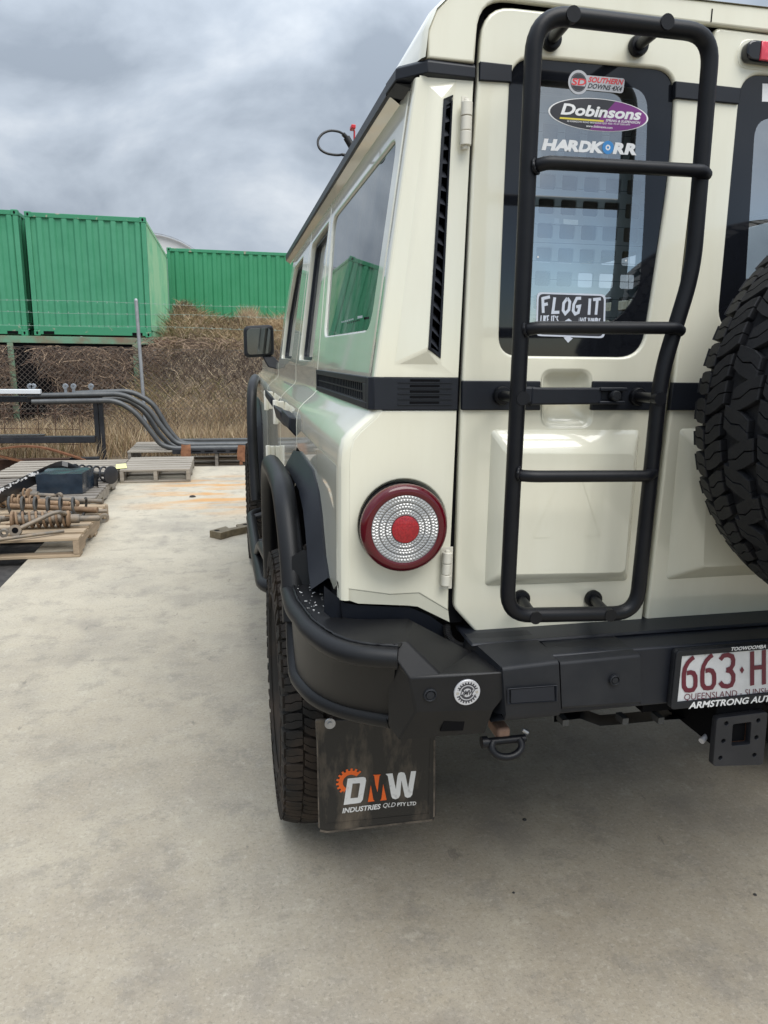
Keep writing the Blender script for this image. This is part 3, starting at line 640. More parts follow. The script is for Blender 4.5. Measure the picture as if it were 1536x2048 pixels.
# ---- belt on the door: two black plates, grab handle with its button
def plate(name, pts, Y, th, m, parent, r=.003, bev=.002): return rearplate(name, [rnd(on_rear(pts), r, 4)], Y, th, m, parent, bev)
plate('belt_trim', [(922,761),(1078,762),(1077,820),(921,820)], YR-.010, .012, 'black_trim', d1)
plate('belt_trim', [(1182,762),(1327,763),(1321,820),(1178,820)], YR-.010, .012, 'black_trim', d1)
hb = rearplate('grab_handle', [rnd(on_rear([(1052,773),(1080,774),(1190,774),(1190,807),(1076,808),(1050,809)]), .004, 3)], YR-.030, .014, 'black_trim', car, .004)
mb = MB(); p = PY(1050,790,YR-.02); mb.box((p.x-.004,YR-.028,p.z-.016),(p.x+.022,YR-.008,p.z+.016)); mb.build('handle_foot', 'black_trim', hb, 30, bevel=.004)
mb = MB(); q = PY(1186,790,YR); q2 = PY(1237,790,YR)
mb.box((q.x-.002,YR-.034,q.z+.009),(q2.x,YR-.010,q.z+.0165)); mb.box((q.x-.002,YR-.034,q.z-.0165),(q2.x-.003,YR-.010,q.z-.010)); mb.box((q.x-.002,YR-.022,q.z-.010),(q2.x-.002,YR-.010,q.z+.009))
mb.build('handle_cradle', 'black_trim', hb, 30, bevel=.002)
mb = MB(); c = PY(1228,791,YR-.03); mb.lathe([(0,.012),(.0085,.012),(.010,.010),(.010,-.02)], c, (0,-1,0), 20); mb.disc(c+V((0,-.0122,0)), (0,-1,0), .0052, 16)
mb.build('lock_button', 'step_plastic', hb, 40)
# ---- gutter band pieces across the doors
plate('gutter_band', [(957,126),(1021,133),(1020,168),(956,164)], YR-.009, .012, 'black_trim', d1, .001, .0015)
plate('gutter_band', [(1346,165),(1420,173),(1416,206),(1345,199)], YR-.009, .012, 'black_trim', d1, .001, .0015)
# ---- wide rear door
XW = .005
door2 = [(XD0+XW,.834,.006),(2*CX-XL,.834,.02),(2*CX-XL,2.012,.05),(XD1+XW,2.018,.012)]
W2 = on_rear([(1481,150),(1435,640)])
win2 = rnd([(W2[0][0],W2[0][1]+.004,.05),(1.80,W2[0][1]+.004,.05),(1.84,W2[1][1]-.02,.05),(W2[1][0],W2[1][1]-.02,.05)], .05, 8)
R2 = [(.980,.905+.27),(1.62,.905+.27),(1.64,.90),(.965,.895)]
R2 = on_rear([(1357,857)])+[(1.64,on_rear([(1357,857)])[0][1]),(1.66,on_rear([(1330,1158)])[0][1])]+on_rear([(1330,1158)])
R2i = on_rear([(1400,912)])+[(1.60,on_rear([(1400,912)])[0][1]),(1.61,on_rear([(1392,1128)])[0][1])]+on_rear([(1392,1128)])
d2 = rearplate('rear_door', [rnd(door2, 0, 6), win2], YR-.004, .022, 'cream_paint', car, .0055, bres=3)
mb = MB(); a, b_, c_ = rr(R2, YR-.0036, .01), rr([(x*.97+q[0]*.03, z*.97+q[1]*.03) for (x, z), q in zip(R2, R2i)], YR-.006, .01), rr(R2i, YR-.026, .012)
mb.loft([r+[r[0]] for r in (a, b_, c_)]); mb.poly(c_); mb.build('pressed_panel', 'cream_paint', d2, 50)
c2 = rnd([(W2[0][0]+.045,W2[0][1]-.07,.04),(1.76,W2[0][1]-.07,.04),(1.78,W2[1][1]+.05,.04),(W2[1][0]+.06,W2[1][1]+.05,.04)], .04, 7)
rearplate('window_border', [win2, c2], YR+.003, .004, 'frit_black', car, .0003)
mb = MB(); mb.poly([(x, GY, z) for x, z in reversed(c2)]); w2 = mb.build('rear_window', 'tinted_glass', car, 0, fixn=False)
mb = MB(); quad(mb, [(1525,167),(1575,169),(1573,205),(1524,203)], GY-.0006); mb.build('sticker', 'white_print', w2, 0, fixn=False)
z0, z1 = xz(1380,820,YR)[1], xz(1380,765,YR)[1]
rearplate('belt_trim', [[(XD0+.012,z0),(1.50,z0),(1.50,z1),(XD0+.013,z1)]], YR-.010, .012, 'black_trim', d2, .0015)
plate('gutter_band', [(1424,173),(1477,179),(1472,211),(1420,206)], YR-.009, .012, 'black_trim', d2, .001, .0015)
# high brake light in its shallow cup
bl_ = [PY(1478,106,YR), PY(1600,118,YR)]
mb = MB(); cz = bl_[0].z-.002; x0 = bl_[0].x
cup = rnd([(x0-.006,cz-.026,.026),(1.42,cz-.026,.026),(1.42,cz+.026,.026),(x0-.006,cz+.026,.026)], .02, 7)
rearplate('lamp_cup', [cup], YR-.0052, .004, 'cream_paint', d2, .0018)
lz = rnd([(x0,cz-.018,.018),(1.41,cz-.018,.018),(1.41,cz+.018,.018),(x0,cz+.018,.018)], .018, 7)
hb_ = rearplate('high_brake_light', [lz], YR-.024, .02, 'frit_black', car, .004)
rearplate('brake_lens', [[(x0+.028,cz-.0165),(1.39,cz-.0165),(1.39,cz+.0165),(x0+.028,cz+.0165)]], YR-.0268, .008, 'brake_lens', hb_, .002)
# ---- door hinges on the left corner
def hinge(ut, vt, ub, vb, r=.0102):
    a, b = PY(ut, vt, YR-.014), PY(ub, vb, YR-.014); m_ = MB(); n = 3
    for k in range(n):
        p, q = a.lerp(b, k/n+.006), a.lerp(b, (k+1)/n-.006); m_.tube([p, q], r*(1 if k != 1 else .94), 16)
    m_.tube([a+V((0,0,.004)), b-V((0,0,.006))], r*.55, 12)
    m_.box((a.x+.002,YR-.011,b.z+.010),(a.x+.012,YR-.004,a.z-.010))
    return m_.build('door_hinge', 'hinge_paint', car, 40, bevel=.0012)
hinge(934,203,931,292); hinge(895,1104,891,1171)
for (u, v0, v1) in ((929,192,300),(887,1094,1178)):
    mb = MB(); a, b = PY(u-6, v0, YR), PY(u-6, v1, YR); mb.box((a.x,YR-.0012,b.z),(XSEAM+.001,YR-.0002,a.z)); mb.build('hinge_recess', 'hinge_paint', car, 0, bevel=.0005)
mb = MB(); mb.box((XSEAM-.008,YR+.012,.86),(XSEAM+.03,YR+.03,2.0)); mb.box((XD0-.02,YR+.02,.83),(XD1+.03,YR+.03,2.02)); mb.box((.44,YR+.016,2.0),(1.9,YR+.03,2.035)); mb.box((.31,YR+.03,.90),(2.03,YR+.05,1.30)); mb.build('door_seal', 'void_black', car, 0)
# ---- round tail lamp
TL = V((LAMP[0]-.006, YR, LAMP[1])); ax = V((0,-1,0))
tl = MB(); tl.lathe([(.083,-.02),(.083,.018),(.0865,.024),(.0865,.030)], TL, ax, 48)
tlo = tl.build('tail_lamp', 'void_black', car, 40)
mb = MB(); mb.lathe([(.0862,.026),(.0868,.036),(.0850,.043),(.0790,.0475),(.0700,.0485),(.0668,.0470)], TL, ax, 56); mb.build('red_lens', 'red_lens', tlo, 60)
mb = MB(); mb.lathe([(.0668,.0470),(.066,.0462),(0,.0466)], TL, ax, 56); 
mb.build('lamp_bowl', 'led_groove', tlo, 60)
for r0, r1, n in ((.0525,.0660,62),(.0400,.0510,48),(.0275,.0385,36)):
    m_ = MB()
    for row in range(2):
        rr_ = r0+(r1-r0)*(.28+.46*row)
        for k in range(n):
            a = 2*math.pi*(k+.5*row)/n; c = TL+V((math.cos(a)*rr_, -.0466, math.sin(a)*rr_)); s_ = (r1-r0)*.25
            ca, sa = math.cos(a), math.sin(a); e1, e2 = V((ca,0,sa)), V((-sa,0,ca)); t_ = math.pi*rr_/n*.92
            m_.add([c-e1*s_-e2*t_, c+e1*s_-e2*t_, c+e1*s_+e2*t_, c-e1*s_+e2*t_, c+V((0,-.0018,0))], [(0,1,4),(1,2,4),(2,3,4),(3,0,4)])
    m_.disc(TL+V((0,-.0464,0)), ax, r1, 48, 0, r0)
    m_.build('led_ring', 'led_clear', tlo, 0)
mb = MB(); mb.lathe([(.0268,.0466),(.0266,.0490),(.024,.0500),(0,.0505)], TL, ax, 32); mb.build('red_reflector', 'red_reflector', tlo, 60)
# ---- ladder on the narrow door
LY = 1.240; LR = .0146
def LP(u, v, dy=0): return PY(u, v, LY+dy)
lad = MB()
rail = [LP(1054,340), LP(1071,22), LP(1416,60), LP(1421,110), LP(1386,540), LP(1323,742), LP(1309,800), LP(1273,1222), LP(1018,1236)]
q = rpath([LP(1040,700), LP(1070,26), LP(1418,66)], .062, 9)[:-1] + rpath([LP(1300,53), LP(1424,67), LP(1385,543), LP(1322,748), LP(1300,960)], .05, 8)[1:-1] + rpath([LP(1300,960), LP(1272,1226), LP(1120,1229)], .05, 8)[:-1] + rpath([LP(1120,1229), LP(1013,1231), LP(1040,700)], .05, 8)
lad.tube(q, LR, 16, caps=False)
lo = lad.build('rear_ladder', 'black_powder', car, 60)
for (u0,v0),(ub,vb),(u1,v1),(ue,ve) in (((1063,336),(1092,325),(1405,342),(1412,350)), ((1043,662),(1074,655),(1352,656),(1360,662)), ((1029,950),(1064,953),(1296,952),(1306,945))):
    m_ = MB(); m_.tube(rpath([LP(u0,v0,.0), LP(ub,vb,-.018), LP(u1,v1,-.018), LP(ue,ve,-.006)], .03, 6), .0112, 14); wc = LP(u0+9,v0-3,-.0115); wa = (LP(ub,vb,-.018)-LP(u0,v0)).normalized(); m_.tube([wc+(wa.orthogonal().normalized()*math.cos(q_)+wa.cross(wa.orthogonal().normalized())*math.sin(q_))*(.0115+.0008*math.sin(q_*9)) for q_ in np.linspace(0, 2*math.pi, 36)], .0026, 6, False); m_.build('rung', 'black_powder', lo, 60)
for (fu,fv),(bu,bv) in (((1102,80),(1139,36)), ((1276,92),(1325,51)), ((1003,791),(1040,796)), ((1274,793),(1312,797)), ((1042,1197),(1066,1231)), ((1186,1197),(1214,1226))):
    f_ = PY(fu, fv, YR-.010); b = LP(bu, bv); m_ = MB(); d = (f_-b).normalized(); m_.tube([b, f_], .0098, 14); m_.lathe([(0,-.003),(.0185,-.003),(.0185,.006),(.0165,.010),(.010,.011)], f_, (0,-1,0), 20)
    m_.tube([b-V((0,LR+.0012,0)), b], .0125, 16)      # weld boss on the front of the tube
    m_.build('standoff', 'black_powder', lo, 50)
# ---- wheels
def tyre(nameless_parent, C, axis, R=.42, Wd=.285, rimr=.215, rub='rubber', npitch=54, seg=96, rows=5):
    C = V(C); ax = V(axis).normalized(); u = V((0,0,1)); w_ = ax.cross(u)
    h = Wd/2
    Rb = R-.013
    def pos(th, y, r): return C+ax*y+(u*math.cos(th)+w_*math.sin(th))*r
    def crown(y): return .018*abs(y/h)**3.5
    prof = [(rimr,-h*.80),(rimr+.02,-h*.92),(R-.13,-h*1.03),(R-.085,-h*1.04),(R-.05,-h*1.0),(Rb-crown(h*.93),-h*.93),(Rb-crown(h*.6),-h*.6),(Rb,0),(Rb-crown(h*.6),h*.6),(Rb-crown(h*.93),h*.93),(R-.05,h*1.0),(R-.085,h*1.04),(R-.13,h*1.03),(rimr+.02,h*.92),(rimr,h*.80)]
    m_ = MB(); m_.lathe(prof, C, ax, seg)
    for s_ in (-1,1):      # raised ribs and blocks of sidewall lettering
        m_.lathe([(R-.155,s_*h*1.01),(R-.152,s_*h*1.045),(R-.148,s_*h*1.045),(R-.145,s_*h*1.02)], C, ax, seg)
        for k in range(26):
            if k % 13 in (0,1,7,8): continue
            t = 2*math.pi*k/26; dt = .06
            a = [pos(t-dt, s_*h*1.025, R-.132), pos(t+dt, s_*h*1.025, R-.132), pos(t+dt*.9, s_*h*1.032, R-.092), pos(t-dt*.6, s_*h*1.032, R-.092)]
            m_.hexa(a, [p+ax*s_*.0035 for p in a])
    ty = m_.build('tyre', rub, nameless_parent, 45)
    m_ = MB(); P = 2*math.pi/npitch; rj = random.Random(3)
    def block(poly, h0, top_in=.935):
        n = len(poly); cy_ = sum(p[1] for p in poly)/n; ct = sum(p[0] for p in poly)/n
        base = [pos(t, y, Rb-.003-crown(y)) for t, y in poly]; mid = [pos(t, y, Rb+h0*.86-crown(y)) for t, y in poly]
        tp = [pos(ct+(t-ct)*top_in, cy_+(y-cy_)*top_in, Rb+h0-crown(cy_+(y-cy_)*top_in)) for t, y in poly]
        m_.add(base+mid+tp, [(k, (k+1) % n, n+(k+1) % n, n+k) for k in range(n)]+[(n+k, n+(k+1) % n, 2*n+(k+1) % n, 2*n+k) for k in range(n)]+[tuple(range(2*n, 3*n))])
    def splitblock(t0, y0, hw, L, skew, parts, z):
        hw *= 1.13; L *= 1.09
        ys = [y0-hw, y0-hw*.35, y0+hw*.35, y0+hw]; zig = [0, 1, -1, 0]
        cuts = [(-.5+i/parts)*L for i in range(parts+1)]
        for i in range(parts):
            lo_, hi_ = cuts[i], cuts[i+1]; g_ = .018*P
            za = 0 if i == 0 else z; zb = 0 if i == parts-1 else z
            e0 = [.07*P, -.01*P, -.03*P, .05*P] if i == 0 else [0]*4
            e1 = [-.04*P, .04*P, .0, -.08*P] if i == parts-1 else [0]*4
            a = [(t0+lo_+(g_ if i else 0)+zig[k]*za+e0[k]+skew*(ys[k]-y0), ys[k]) for k in range(4)]
            b = [(t0+hi_-(g_ if i < parts-1 else 0)+zig[k]*zb+e1[k]+skew*(ys[k]-y0), ys[k]) for k in range(4)]
            block(a+b[::-1], .0125 if rj.random() < .85 else .0118)
    for k in range(npitch):
        t = P*k
        for s_ in (-1,1):
            st = P*.5 if s_ > 0 else 0
            long_ = k % 2
            splitblock(t+st, s_*h*.845, h*.135, P*(.80 if long_ else .74), s_*.25, 2, .045*P)      # shoulder
            splitblock(t+st+P*.42+(P*.06 if long_ else 0), s_*h*.50, h*(.165 if long_ else .145), P*.80, -s_*1.1, 2, .07*P)
            lug0, lug1 = t+st-P*.36, t+st+P*(.30 if long_ else .18)
            a = [pos(lug0, s_*h*.97, Rb-.012), pos(lug1, s_*h*.97, Rb-.012), pos(lug1-P*.08, s_*h*1.03, Rb-.055), pos(lug0+P*.08, s_*h*1.03, Rb-.055)]
            m_.hexa(a, [p+ax*s_*(.010 if i < 2 else .005) + (p-C-ax*(p-C).dot(ax)).normalized()*(.006 if i < 2 else 0) for i, p in enumerate(a)])
        splitblock(t+P*.2, (h*.05 if k % 2 else -h*.05), h*.20, P*.82, .9 if k % 2 else -.9, 2, .08*P)
    m_.build('tread', rub, nameless_parent, 30)
    return ty
def rim(parent, C, axis, s_, rimr=.215, h=.108):
    m_ = MB(); m_.lathe([(rimr,-h),(rimr-.015,-h*.8),(rimr-.03,0),(rimr-.015,h*.8),(rimr,h)], C, axis, 40); m_.lathe([(.20,s_*.02),(.16,s_*.05),(.07,s_*.045),(.05,s_*.06),(0,s_*.06)], C, axis, 40)
    for k in range(6):
        a = 2*math.pi*k/6; m_.lathe([(.012,0),(.012,.018),(0,.018)], V(C)+V((s_*.046 if abs(V(axis).x) > .5 else 0, s_*.046 if abs(V(axis).y) > .5 else 0, 0))+(V((0,math.cos(a),math.sin(a))) if abs(V(axis).x) > .5 else V((math.cos(a),0,math.sin(a))))*.06, V(axis)*s_, 6)
    m_.build('rim', 'frame_black', parent, 40)
AXY, FAXY = 2.115, 5.04
def wheel(C, axis, s_, rub):
    m_ = MB(); m_.lathe([(.05,-.12),(.06,-.1),(.06,.1),(.05,.12)], C, axis, 20); hub = m_.build('wheel', 'frame_black', car, 40)
    tyre(hub, C, axis, rub=rub); rim(hub, C, axis, s_); return hub
wheel((.262,AXY,.418), (1,0,0), -1, 'rubber_dusty'); wheel((.262,FAXY,.418), (1,0,0), -1, 'rubber_dusty')
wheel((2*CX-.262,AXY,.418), (1,0,0), 1, 'rubber_dusty'); wheel((2*CX-.262,FAXY,.418), (1,0,0), 1, 'rubber_dusty')
sw = MB(); sw.box((1.15,1.20,1.20),(1.39,YR-.012,1.40)); swo = sw.build('spare_wheel', 'frame_black', car, 30, bevel=.01)
tyre(swo, (1.275,1.095,1.312), (0,1,0), R=.42, Wd=.285, rub='rubber_spare', npitch=50); rim(swo, (1.275,1.095,1.312), (0,1,0), -1)
# ---- rear and front arch flares (left), chamfered outboard
def flare(arch, ins, lipx, name='wheel_arch_flare'):
    cy_ = sum(p[0] for p in arch)/len(arch); n = len(arch); P = [V((y, z)) for y, z in arch]; rows = []
    cen = V((cy_, .45))
    def off(d): return [p+(cen-p).normalized()*d for p in P]
    for d, x in ((-.004,.214),(-.006,.200),(0,.1965),(.012,.190),(.050,lipx),(.058,lipx+.004),(.066,lipx+.02),(.06,.215)): rows.append([(x, q.x, q.y) for q in off(d)])
    rows = [[r[0]]+[V(a_).lerp(V(b_), t) for a_, b_ in zip(r, r[1:]) for t in (.5,1)] for r in rows]
    m_ = MB(); m_.loft(rows); return m_.build(name, 'black_trim', car, 22)
mirror(flare(ARCH, .06, .168)); mirror(flare([(4.40,.62)]+FARCH[1:], .06, .16))
mb = MB()     # wheel housings and the dark underbody
for cy_, r_ in ((AXY,.455),(FAXY,.50)):
    pts = [(cy_+r_*math.cos(a), .66+ .44*math.sin(a)) for a in np.linspace(0, math.pi, 14)]
    for x0, x1 in ((.215,.58),(2*CX-.58,2*CX-.215)): mb.loft([[(x0,y,z) for y, z in pts],[(x1,y,z) for y, z in pts]])
    for x in (.58, 2*CX-.58): mb.poly([(x,y,z) for y, z in pts])
mb.box((.60,1.42,.62),(2*CX-.60,5.6,.85)); mb.box((.70,1.44,.61),(.82,5.5,.70)); mb.box((2*CX-.82,1.44,.61),(2*CX-.70,5.5,.70))
mb.tube([(.40,AXY,.42),(2*CX-.40,AXY,.42)], .06, 12); mb.tube([(.40,FAXY,.42),(2*CX-.40,FAXY,.42)], .06, 12); mb.lathe([(0,-.13),(.12,-.08),(.15,0),(.12,.08),(0,.13)], (CX,AXY,.43), (0,1,0), 16)
mb.box((.215,2.70,.58),(.26,4.4,.74)); mb.box((2*CX-.26,2.70,.58),(2*CX-.215,4.4,.74))
mb.build('underbody', 'void_black', car, 40)
# front end, bonnet and windscreen
mb = MB(); hw = .9
mb.loft([[(.275,y,z0),(.30,y,z0+.03),(.42,y,z0+.045),(CX,y,z0+.06),(2*CX-.42,y,z0+.045),(2*CX-.30,y,z0+.03),(2*CX-.275,y,z0)] for y, z0 in ((3.9,1.345),(4.6,1.335),(5.6,1.31),(5.72,1.28),(5.75,1.1))]); mb.box((.30,5.70,.75),(2*CX-.30,5.76,1.28)); mb.build('bonnet', 'cream_paint', car, 30)
mb = MB(); mb.poly([(.40,4.0,1.93),(2*CX-.40,4.0,1.93),(2*CX-.30,4.12,1.39),(.30,4.12,1.39)]); mb.build('windscreen', 'frit_black', car, 0)
# ---- door mirror on a black arm
mb = MB(); MY = 4.15
mp_ = rnd([(p.x, p.z) for p in (PY(487,652,MY), PY(547,649,MY), PY(549,712,MY), PY(489,716,MY))], .03, 5)
me = flatmesh([mp_], .09, .018, 4); me.transform(frame((0,MY+.045,0),(1,0,0),(0,0,1))); me.materials.append(MATS['step_plastic']); mo = link('door_mirror', me, car, 50)
cxm = sum(p[0] for p in mp_)/len(mp_); czm = sum(p[1] for p in mp_)/len(mp_)
rearplate('mirror_glass', [[(cxm+(x-cxm)*.80, czm+(z-czm)*.82) for x, z in mp_]], MY-.0045, .004, 'mirror_glass', mo, .0005)
a = PY(535,712,MY+.04); mb.prism([a+V((-.03,-.03,.0)), a+V((.03,-.03,0)), V((.29,MY-.03,1.37)), V((.29,MY-.03,1.33)), V((a.x,MY-.03,1.345))], (0,.07,0)); mb.build('mirror_arm', 'step_plastic', mo, 30, bevel=.006)
mirror(mo)
# ---- side door hinges, handle and the seams' hardware
for u, v, X_ in ((537,796,.187),(557,818,.187),(541,905,.185)):
    c = PX(u, v, X_); m_ = MB(); s_ = c.y*.0042
    m_.box((X_-.014,c.y-.02,c.z-.05),(X_+.02,c.y+.012,c.z+.03)); m_.tube([(X_-.012,c.y-.02,c.z-.055),(X_-.012,c.y-.02,c.z+.035)], .011, 10); m_.build('side_hinge', 'hinge_paint', car, 40, bevel=.004)
mb = MB(); mb.prism([PY(u,v,2.26) for u, v in ((579,833),(598,838),(604,850),(603,885),(598,880),(577,858))], (-.012,.16,.012)); mb.prism([PY(u,v,2.42) for u, v in ((559,822),(580,830),(580,858),(566,850))], (-.012,.16,.012)); h1 = mb.build('door_handle', 'black_trim', car, 30, bevel=.006)
mb = MB(); mb.prism([PY(u,v,3.0) for u, v in ((541,792),(556,806),(557,824),(548,818),(541,808))], (-.01,.25,.02)); mb.build('door_handle', 'black_trim', car, 30, bevel=.006)
# ---- scrub tubes over the wheels and the side step
def hoop(pts, r, name='scrub_tube', rad=.16):
    m_ = MB(); m_.tube(rpath(pts, rad, 9), r, 16); return m_.build(name, 'bumper_steel', car, 60)
HX = .138
hp = hoop([(HX,1.60,.80),(HX,1.655,.93),(HX-.008,1.77,1.075),(HX-.010,1.98,1.087),(HX-.010,2.36,1.070),(HX-.006,2.50,.90),(HX,2.56,.62)], .029, rad=.13)
mirror(hp)
fh = hoop([(.150,4.36,.55),(.142,4.45,.80),(.140,4.50,1.0),(.150,4.62,1.22),(.18,4.85,1.262),(.20,5.3,1.25)], .030, rad=.15); mirror(fh)
stp = hoop([(.25,2.74,.50),(.118,2.82,.50),(.112,3.3,.50),(.112,4.2,.50),(.25,4.34,.50)], .029, 'side_step', .12); mirror(stp)
m_ = MB(); m_.tube(rpath([(.115,3.3,.50),(.12,3.05,.62),(.135,2.62,.66)], .1), .02, 12); m_.build('step_brace', 'bumper_steel', car, 60)
for y in (2.95,3.5,4.1): m_ = MB(); m_.tube([(.115,y,.50),(.34,y,.56)], .02, 10); m_.build('step_bracket', 'bumper_steel', car, 60)
# ---- steel rear bumper: left wing
BM = 'bumper_steel'
wt = [(.128,1.66),(.128,1.52),(.139,1.434),(.148,1.374),(.177,1.29),(.208,1.247),(.246,1.224),(.290,1.208)]
wl = [(.137,1.523),(.163,1.426),(.216,1.356),(.300,1.300)]
def smooth(p, n=24):
    P = [V(q) for q in p]; L_ = [0]
    for a, b in zip(P, P[1:]): L_.append(L_[-1]+(b-a).length)
    out = []
    for i in range(n+1):
        t = L_[-1]*i/n
        k = max(j for j in range(len(P)) if L_[j] <= t+1e-9); k = min(k, len(P)-2); u_ = (t-L_[k])/(L_[k+1]-L_[k])
        p0, p1, p2, p3 = P[max(k-1,0)], P[k], P[k+1], P[min(k+2,len(P)-1)]
        out.append(.5*((2*p1)+(p2-p0)*u_+(2*p0-5*p1+4*p2-p3)*u_**2+(3*p1-p0-3*p2+p3)*u_**3))
    return out
TT = smooth([(x, y, .864) for x, y in wt]); LL = smooth([(.142,1.665,.88),(.137,1.630,.80),(.135,1.590,.735),(.135,1.555,.706)]+[(x, y, .694) for x, y in wl])
m_ = MB(); m_.loft([[p+V((-.004,-.004,0)) for p in TT], [(p*.5+q*.5)+V((-.004,-.005,0)) for p, q in zip(TT, LL)], [q+V((-.003,-.003,0)) for q in LL]])
innr = smooth([(.215,1.66,.884),(.208,1.50,.884),(.213,1.392,.884),(.26,1.365,.884),(.345,1.352,.884)])
m_.loft([[p+V((.006,.004,.020)) for p in TT], innr]); m_.loft([innr, [p+V((0,.02,-.12)) for p in innr]]); m_.add([(.17,1.40,.8625),(.19,1.30,.8625),(.26,1.25,.8625),(.33,1.245,.8625),(.36,1.32,.8625),(.36,1.40,.8625),(.30,1.42,.8625)], [tuple(range(7))])
m_.add([(.132,1.612,.83),(.205,1.600,.87),(.208,1.615,.955),(.160,1.625,.965),(.134,1.625,.95)], [tuple(range(5))])
bw = m_.build('rear_bumper', BM, car, 30)
m_ = MB(); m_.tube(TT, .0205, 16); m_.build('bumper_tube', BM, bw, 60)
m_ = MB(); m_.tube(LL, .0190, 16); m_.build('bumper_tube', BM, bw, 60)
m_ = MB()      # weld bead along the upper tube
bead = [p+V((.008,.006,.0205)) for p in TT]; bead = [p+V((rng.uniform(-.001,.001),rng.uniform(-.001,.001),rng.uniform(-.0008,.0008))) for a, b in zip(bead, bead[1:]) for p in (a, a.lerp(b,.33), a.lerp(b,.66))]
m_.tube(bead, .0032, 6); m_.build('weld_bead', BM, bw, 60)
m_ = MB()      # dried rain spots on the wing top
for k in range(90):
    t = rng.random()**1.4*.55; i = int(t*24); p = TT[i].lerp(innr[i], rng.uniform(.12,.95)); p.z = TT[i].z+.0206+(.884-TT[i].z-.020)*0; 
    f_ = rng.uniform(.12,.95); p = (TT[i]+V((.006,.004,.020))).lerp(innr[i], f_)+V((rng.uniform(-.004,.004),rng.uniform(-.004,.004),.0008)); m_.disc(p, (0,0,1), rng.uniform(.0008,.0026), 7)
stuff(m_.build('dried_drops', 'worn_white', bw, 0, fixn=False))
m_ = MB()      # box section end of the bumper (facets as pressed plate)
Yb = 1.20
f = lambda u, v, Y: PY(u, v, Y)
a1, a2, a3, a4 = f(771,1289,1.225), f(815,1283,1.235), f(880,1347,1.205), f(819,1357,Yb)
b1, b2, b3 = f(984,1345,Yb), f(986,1420,Yb), f(831,1424,Yb)
c1, c2 = f(968,1466,1.222), f(798,1479,1.232)
l1, l2 = f(777,1317,1.235), f(777,1450,1.262)
t1, t2 = f(826,1243,1.345), f(942,1317,1.300); t2.z = max(t2.z, a3.z-.004); t3 = V((b1.x,1.33,t2.z))
m_.add([a1,a2,a3,a4,b1,b2,b3,c1,c2,l1,l2,t1,t2,t3], [(0,1,2,3),(3,2,4),(3,4,5,6),(6,5,7,8),(0,3,9),(9,3,6,8,10),(1,11,12,2),(2,12,4),(12,13,4)])
bi = [V((p.x,1.36,p.z)) for p in (b1,b2,c1)]; m_.add([b1,b2,c1]+bi, [(0,1,4,3),(1,2,5,4)])
m_.add([c1,c2,V((c2.x,1.40,c2.z+.01)),V((c1.x,1.40,c1.z+.01))], [(0,1,2,3)]); m_.add([TT[-1]+V((.006,.004,.0195)), V((.26,1.365,.8835)), V((.345,1.352,.8835)), t1, a2, a1], [(0,1,2,3,4,5)]); m_.add([a1,l1,TT[-1]+V((0,.01,.01)),TT[-1]+V((.006,.004,.0195))], [(0,1,2,3)])
m_.add([l2,c2,V((c2.x,1.42,c2.z)),V((l2.x,1.42,l2.z))], [(0,1,2,3)])
bb = m_.build('bumper_end', BM, car, 12, bevel=.003)
def sensor(u, v, Y, r=.0125, par=bb):
    c = PY(u, v, Y); k_ = MB(); k_.lathe([(r*1.05,-.002),(r*1.02,.003),(r*.86,.004),(r*.72,.001),(r*.62,.001),(r*.58,.003),(0,.0035)], c, (0,-1,0), 24); return k_.build('parking_sensor', 'step_plastic', par, 40)
sensor(860,1390,Yb)
m_ = MB(); m_.prism([f(889,1437,1.2075),f(931,1434,1.2075),f(926,1461,1.2155),f(881,1463,1.2155)], (0,.02,0)); m_.build('light_slot', 'void_black', bb, 0)
# round gear badge
bc = f(934,1384.5,Yb-.0022); nb = V((0,-1,0)); m_ = MB(); rB = .0255
m_.lathe([(rB,-.002),(rB,.0012),(rB*.97,.0018),(0,.0018)], bc, nb, 40, 0)
def garc(c, r0, r1, a0, a1, n, mi, lf, tooth=0, nt_=0, seg_=40):
    pts0, pts1 = [], []
    for k in range(seg_+1):
        a = a0+(a1-a0)*k/seg_; rr_ = r1+(tooth if nt_ and (k*nt_*2//seg_) % 2 == 0 else 0)
        pts0.append(c+V((math.cos(a)*r0, -lf, math.sin(a)*r0))); pts1.append(c+V((math.cos(a)*rr_, -lf, math.sin(a)*rr_)))
    m_.loft([pts0, pts1], mi)
for a0, a1 in ((.32,2.82),(3.46,5.97)):
    garc(bc, rB*.60, rB*.70, a0, a1, 9, 1, .0022, rB*.14, 9, 90); garc(bc, rB*.34, rB*.52, a0+.12, a1-.12, 9, 1, .0022)
text_into(m_, 'DMW', bc+V((-rB*.56,-.0026,-rB*.20)), bc+V((rB*.50,-.0026,-rB*.20)), bc+V((-rB*.48,-.0026,rB*.20)), 1, .03, .1)
for s_ in (-1,1): m_.disc(bc+V((s_*rB*.74,-.0026,0)), nb, rB*.10, 12, 2)
m_.build('round_badge', ['silver_print','dark_print','chrome'], bb, 0, fixn=False)
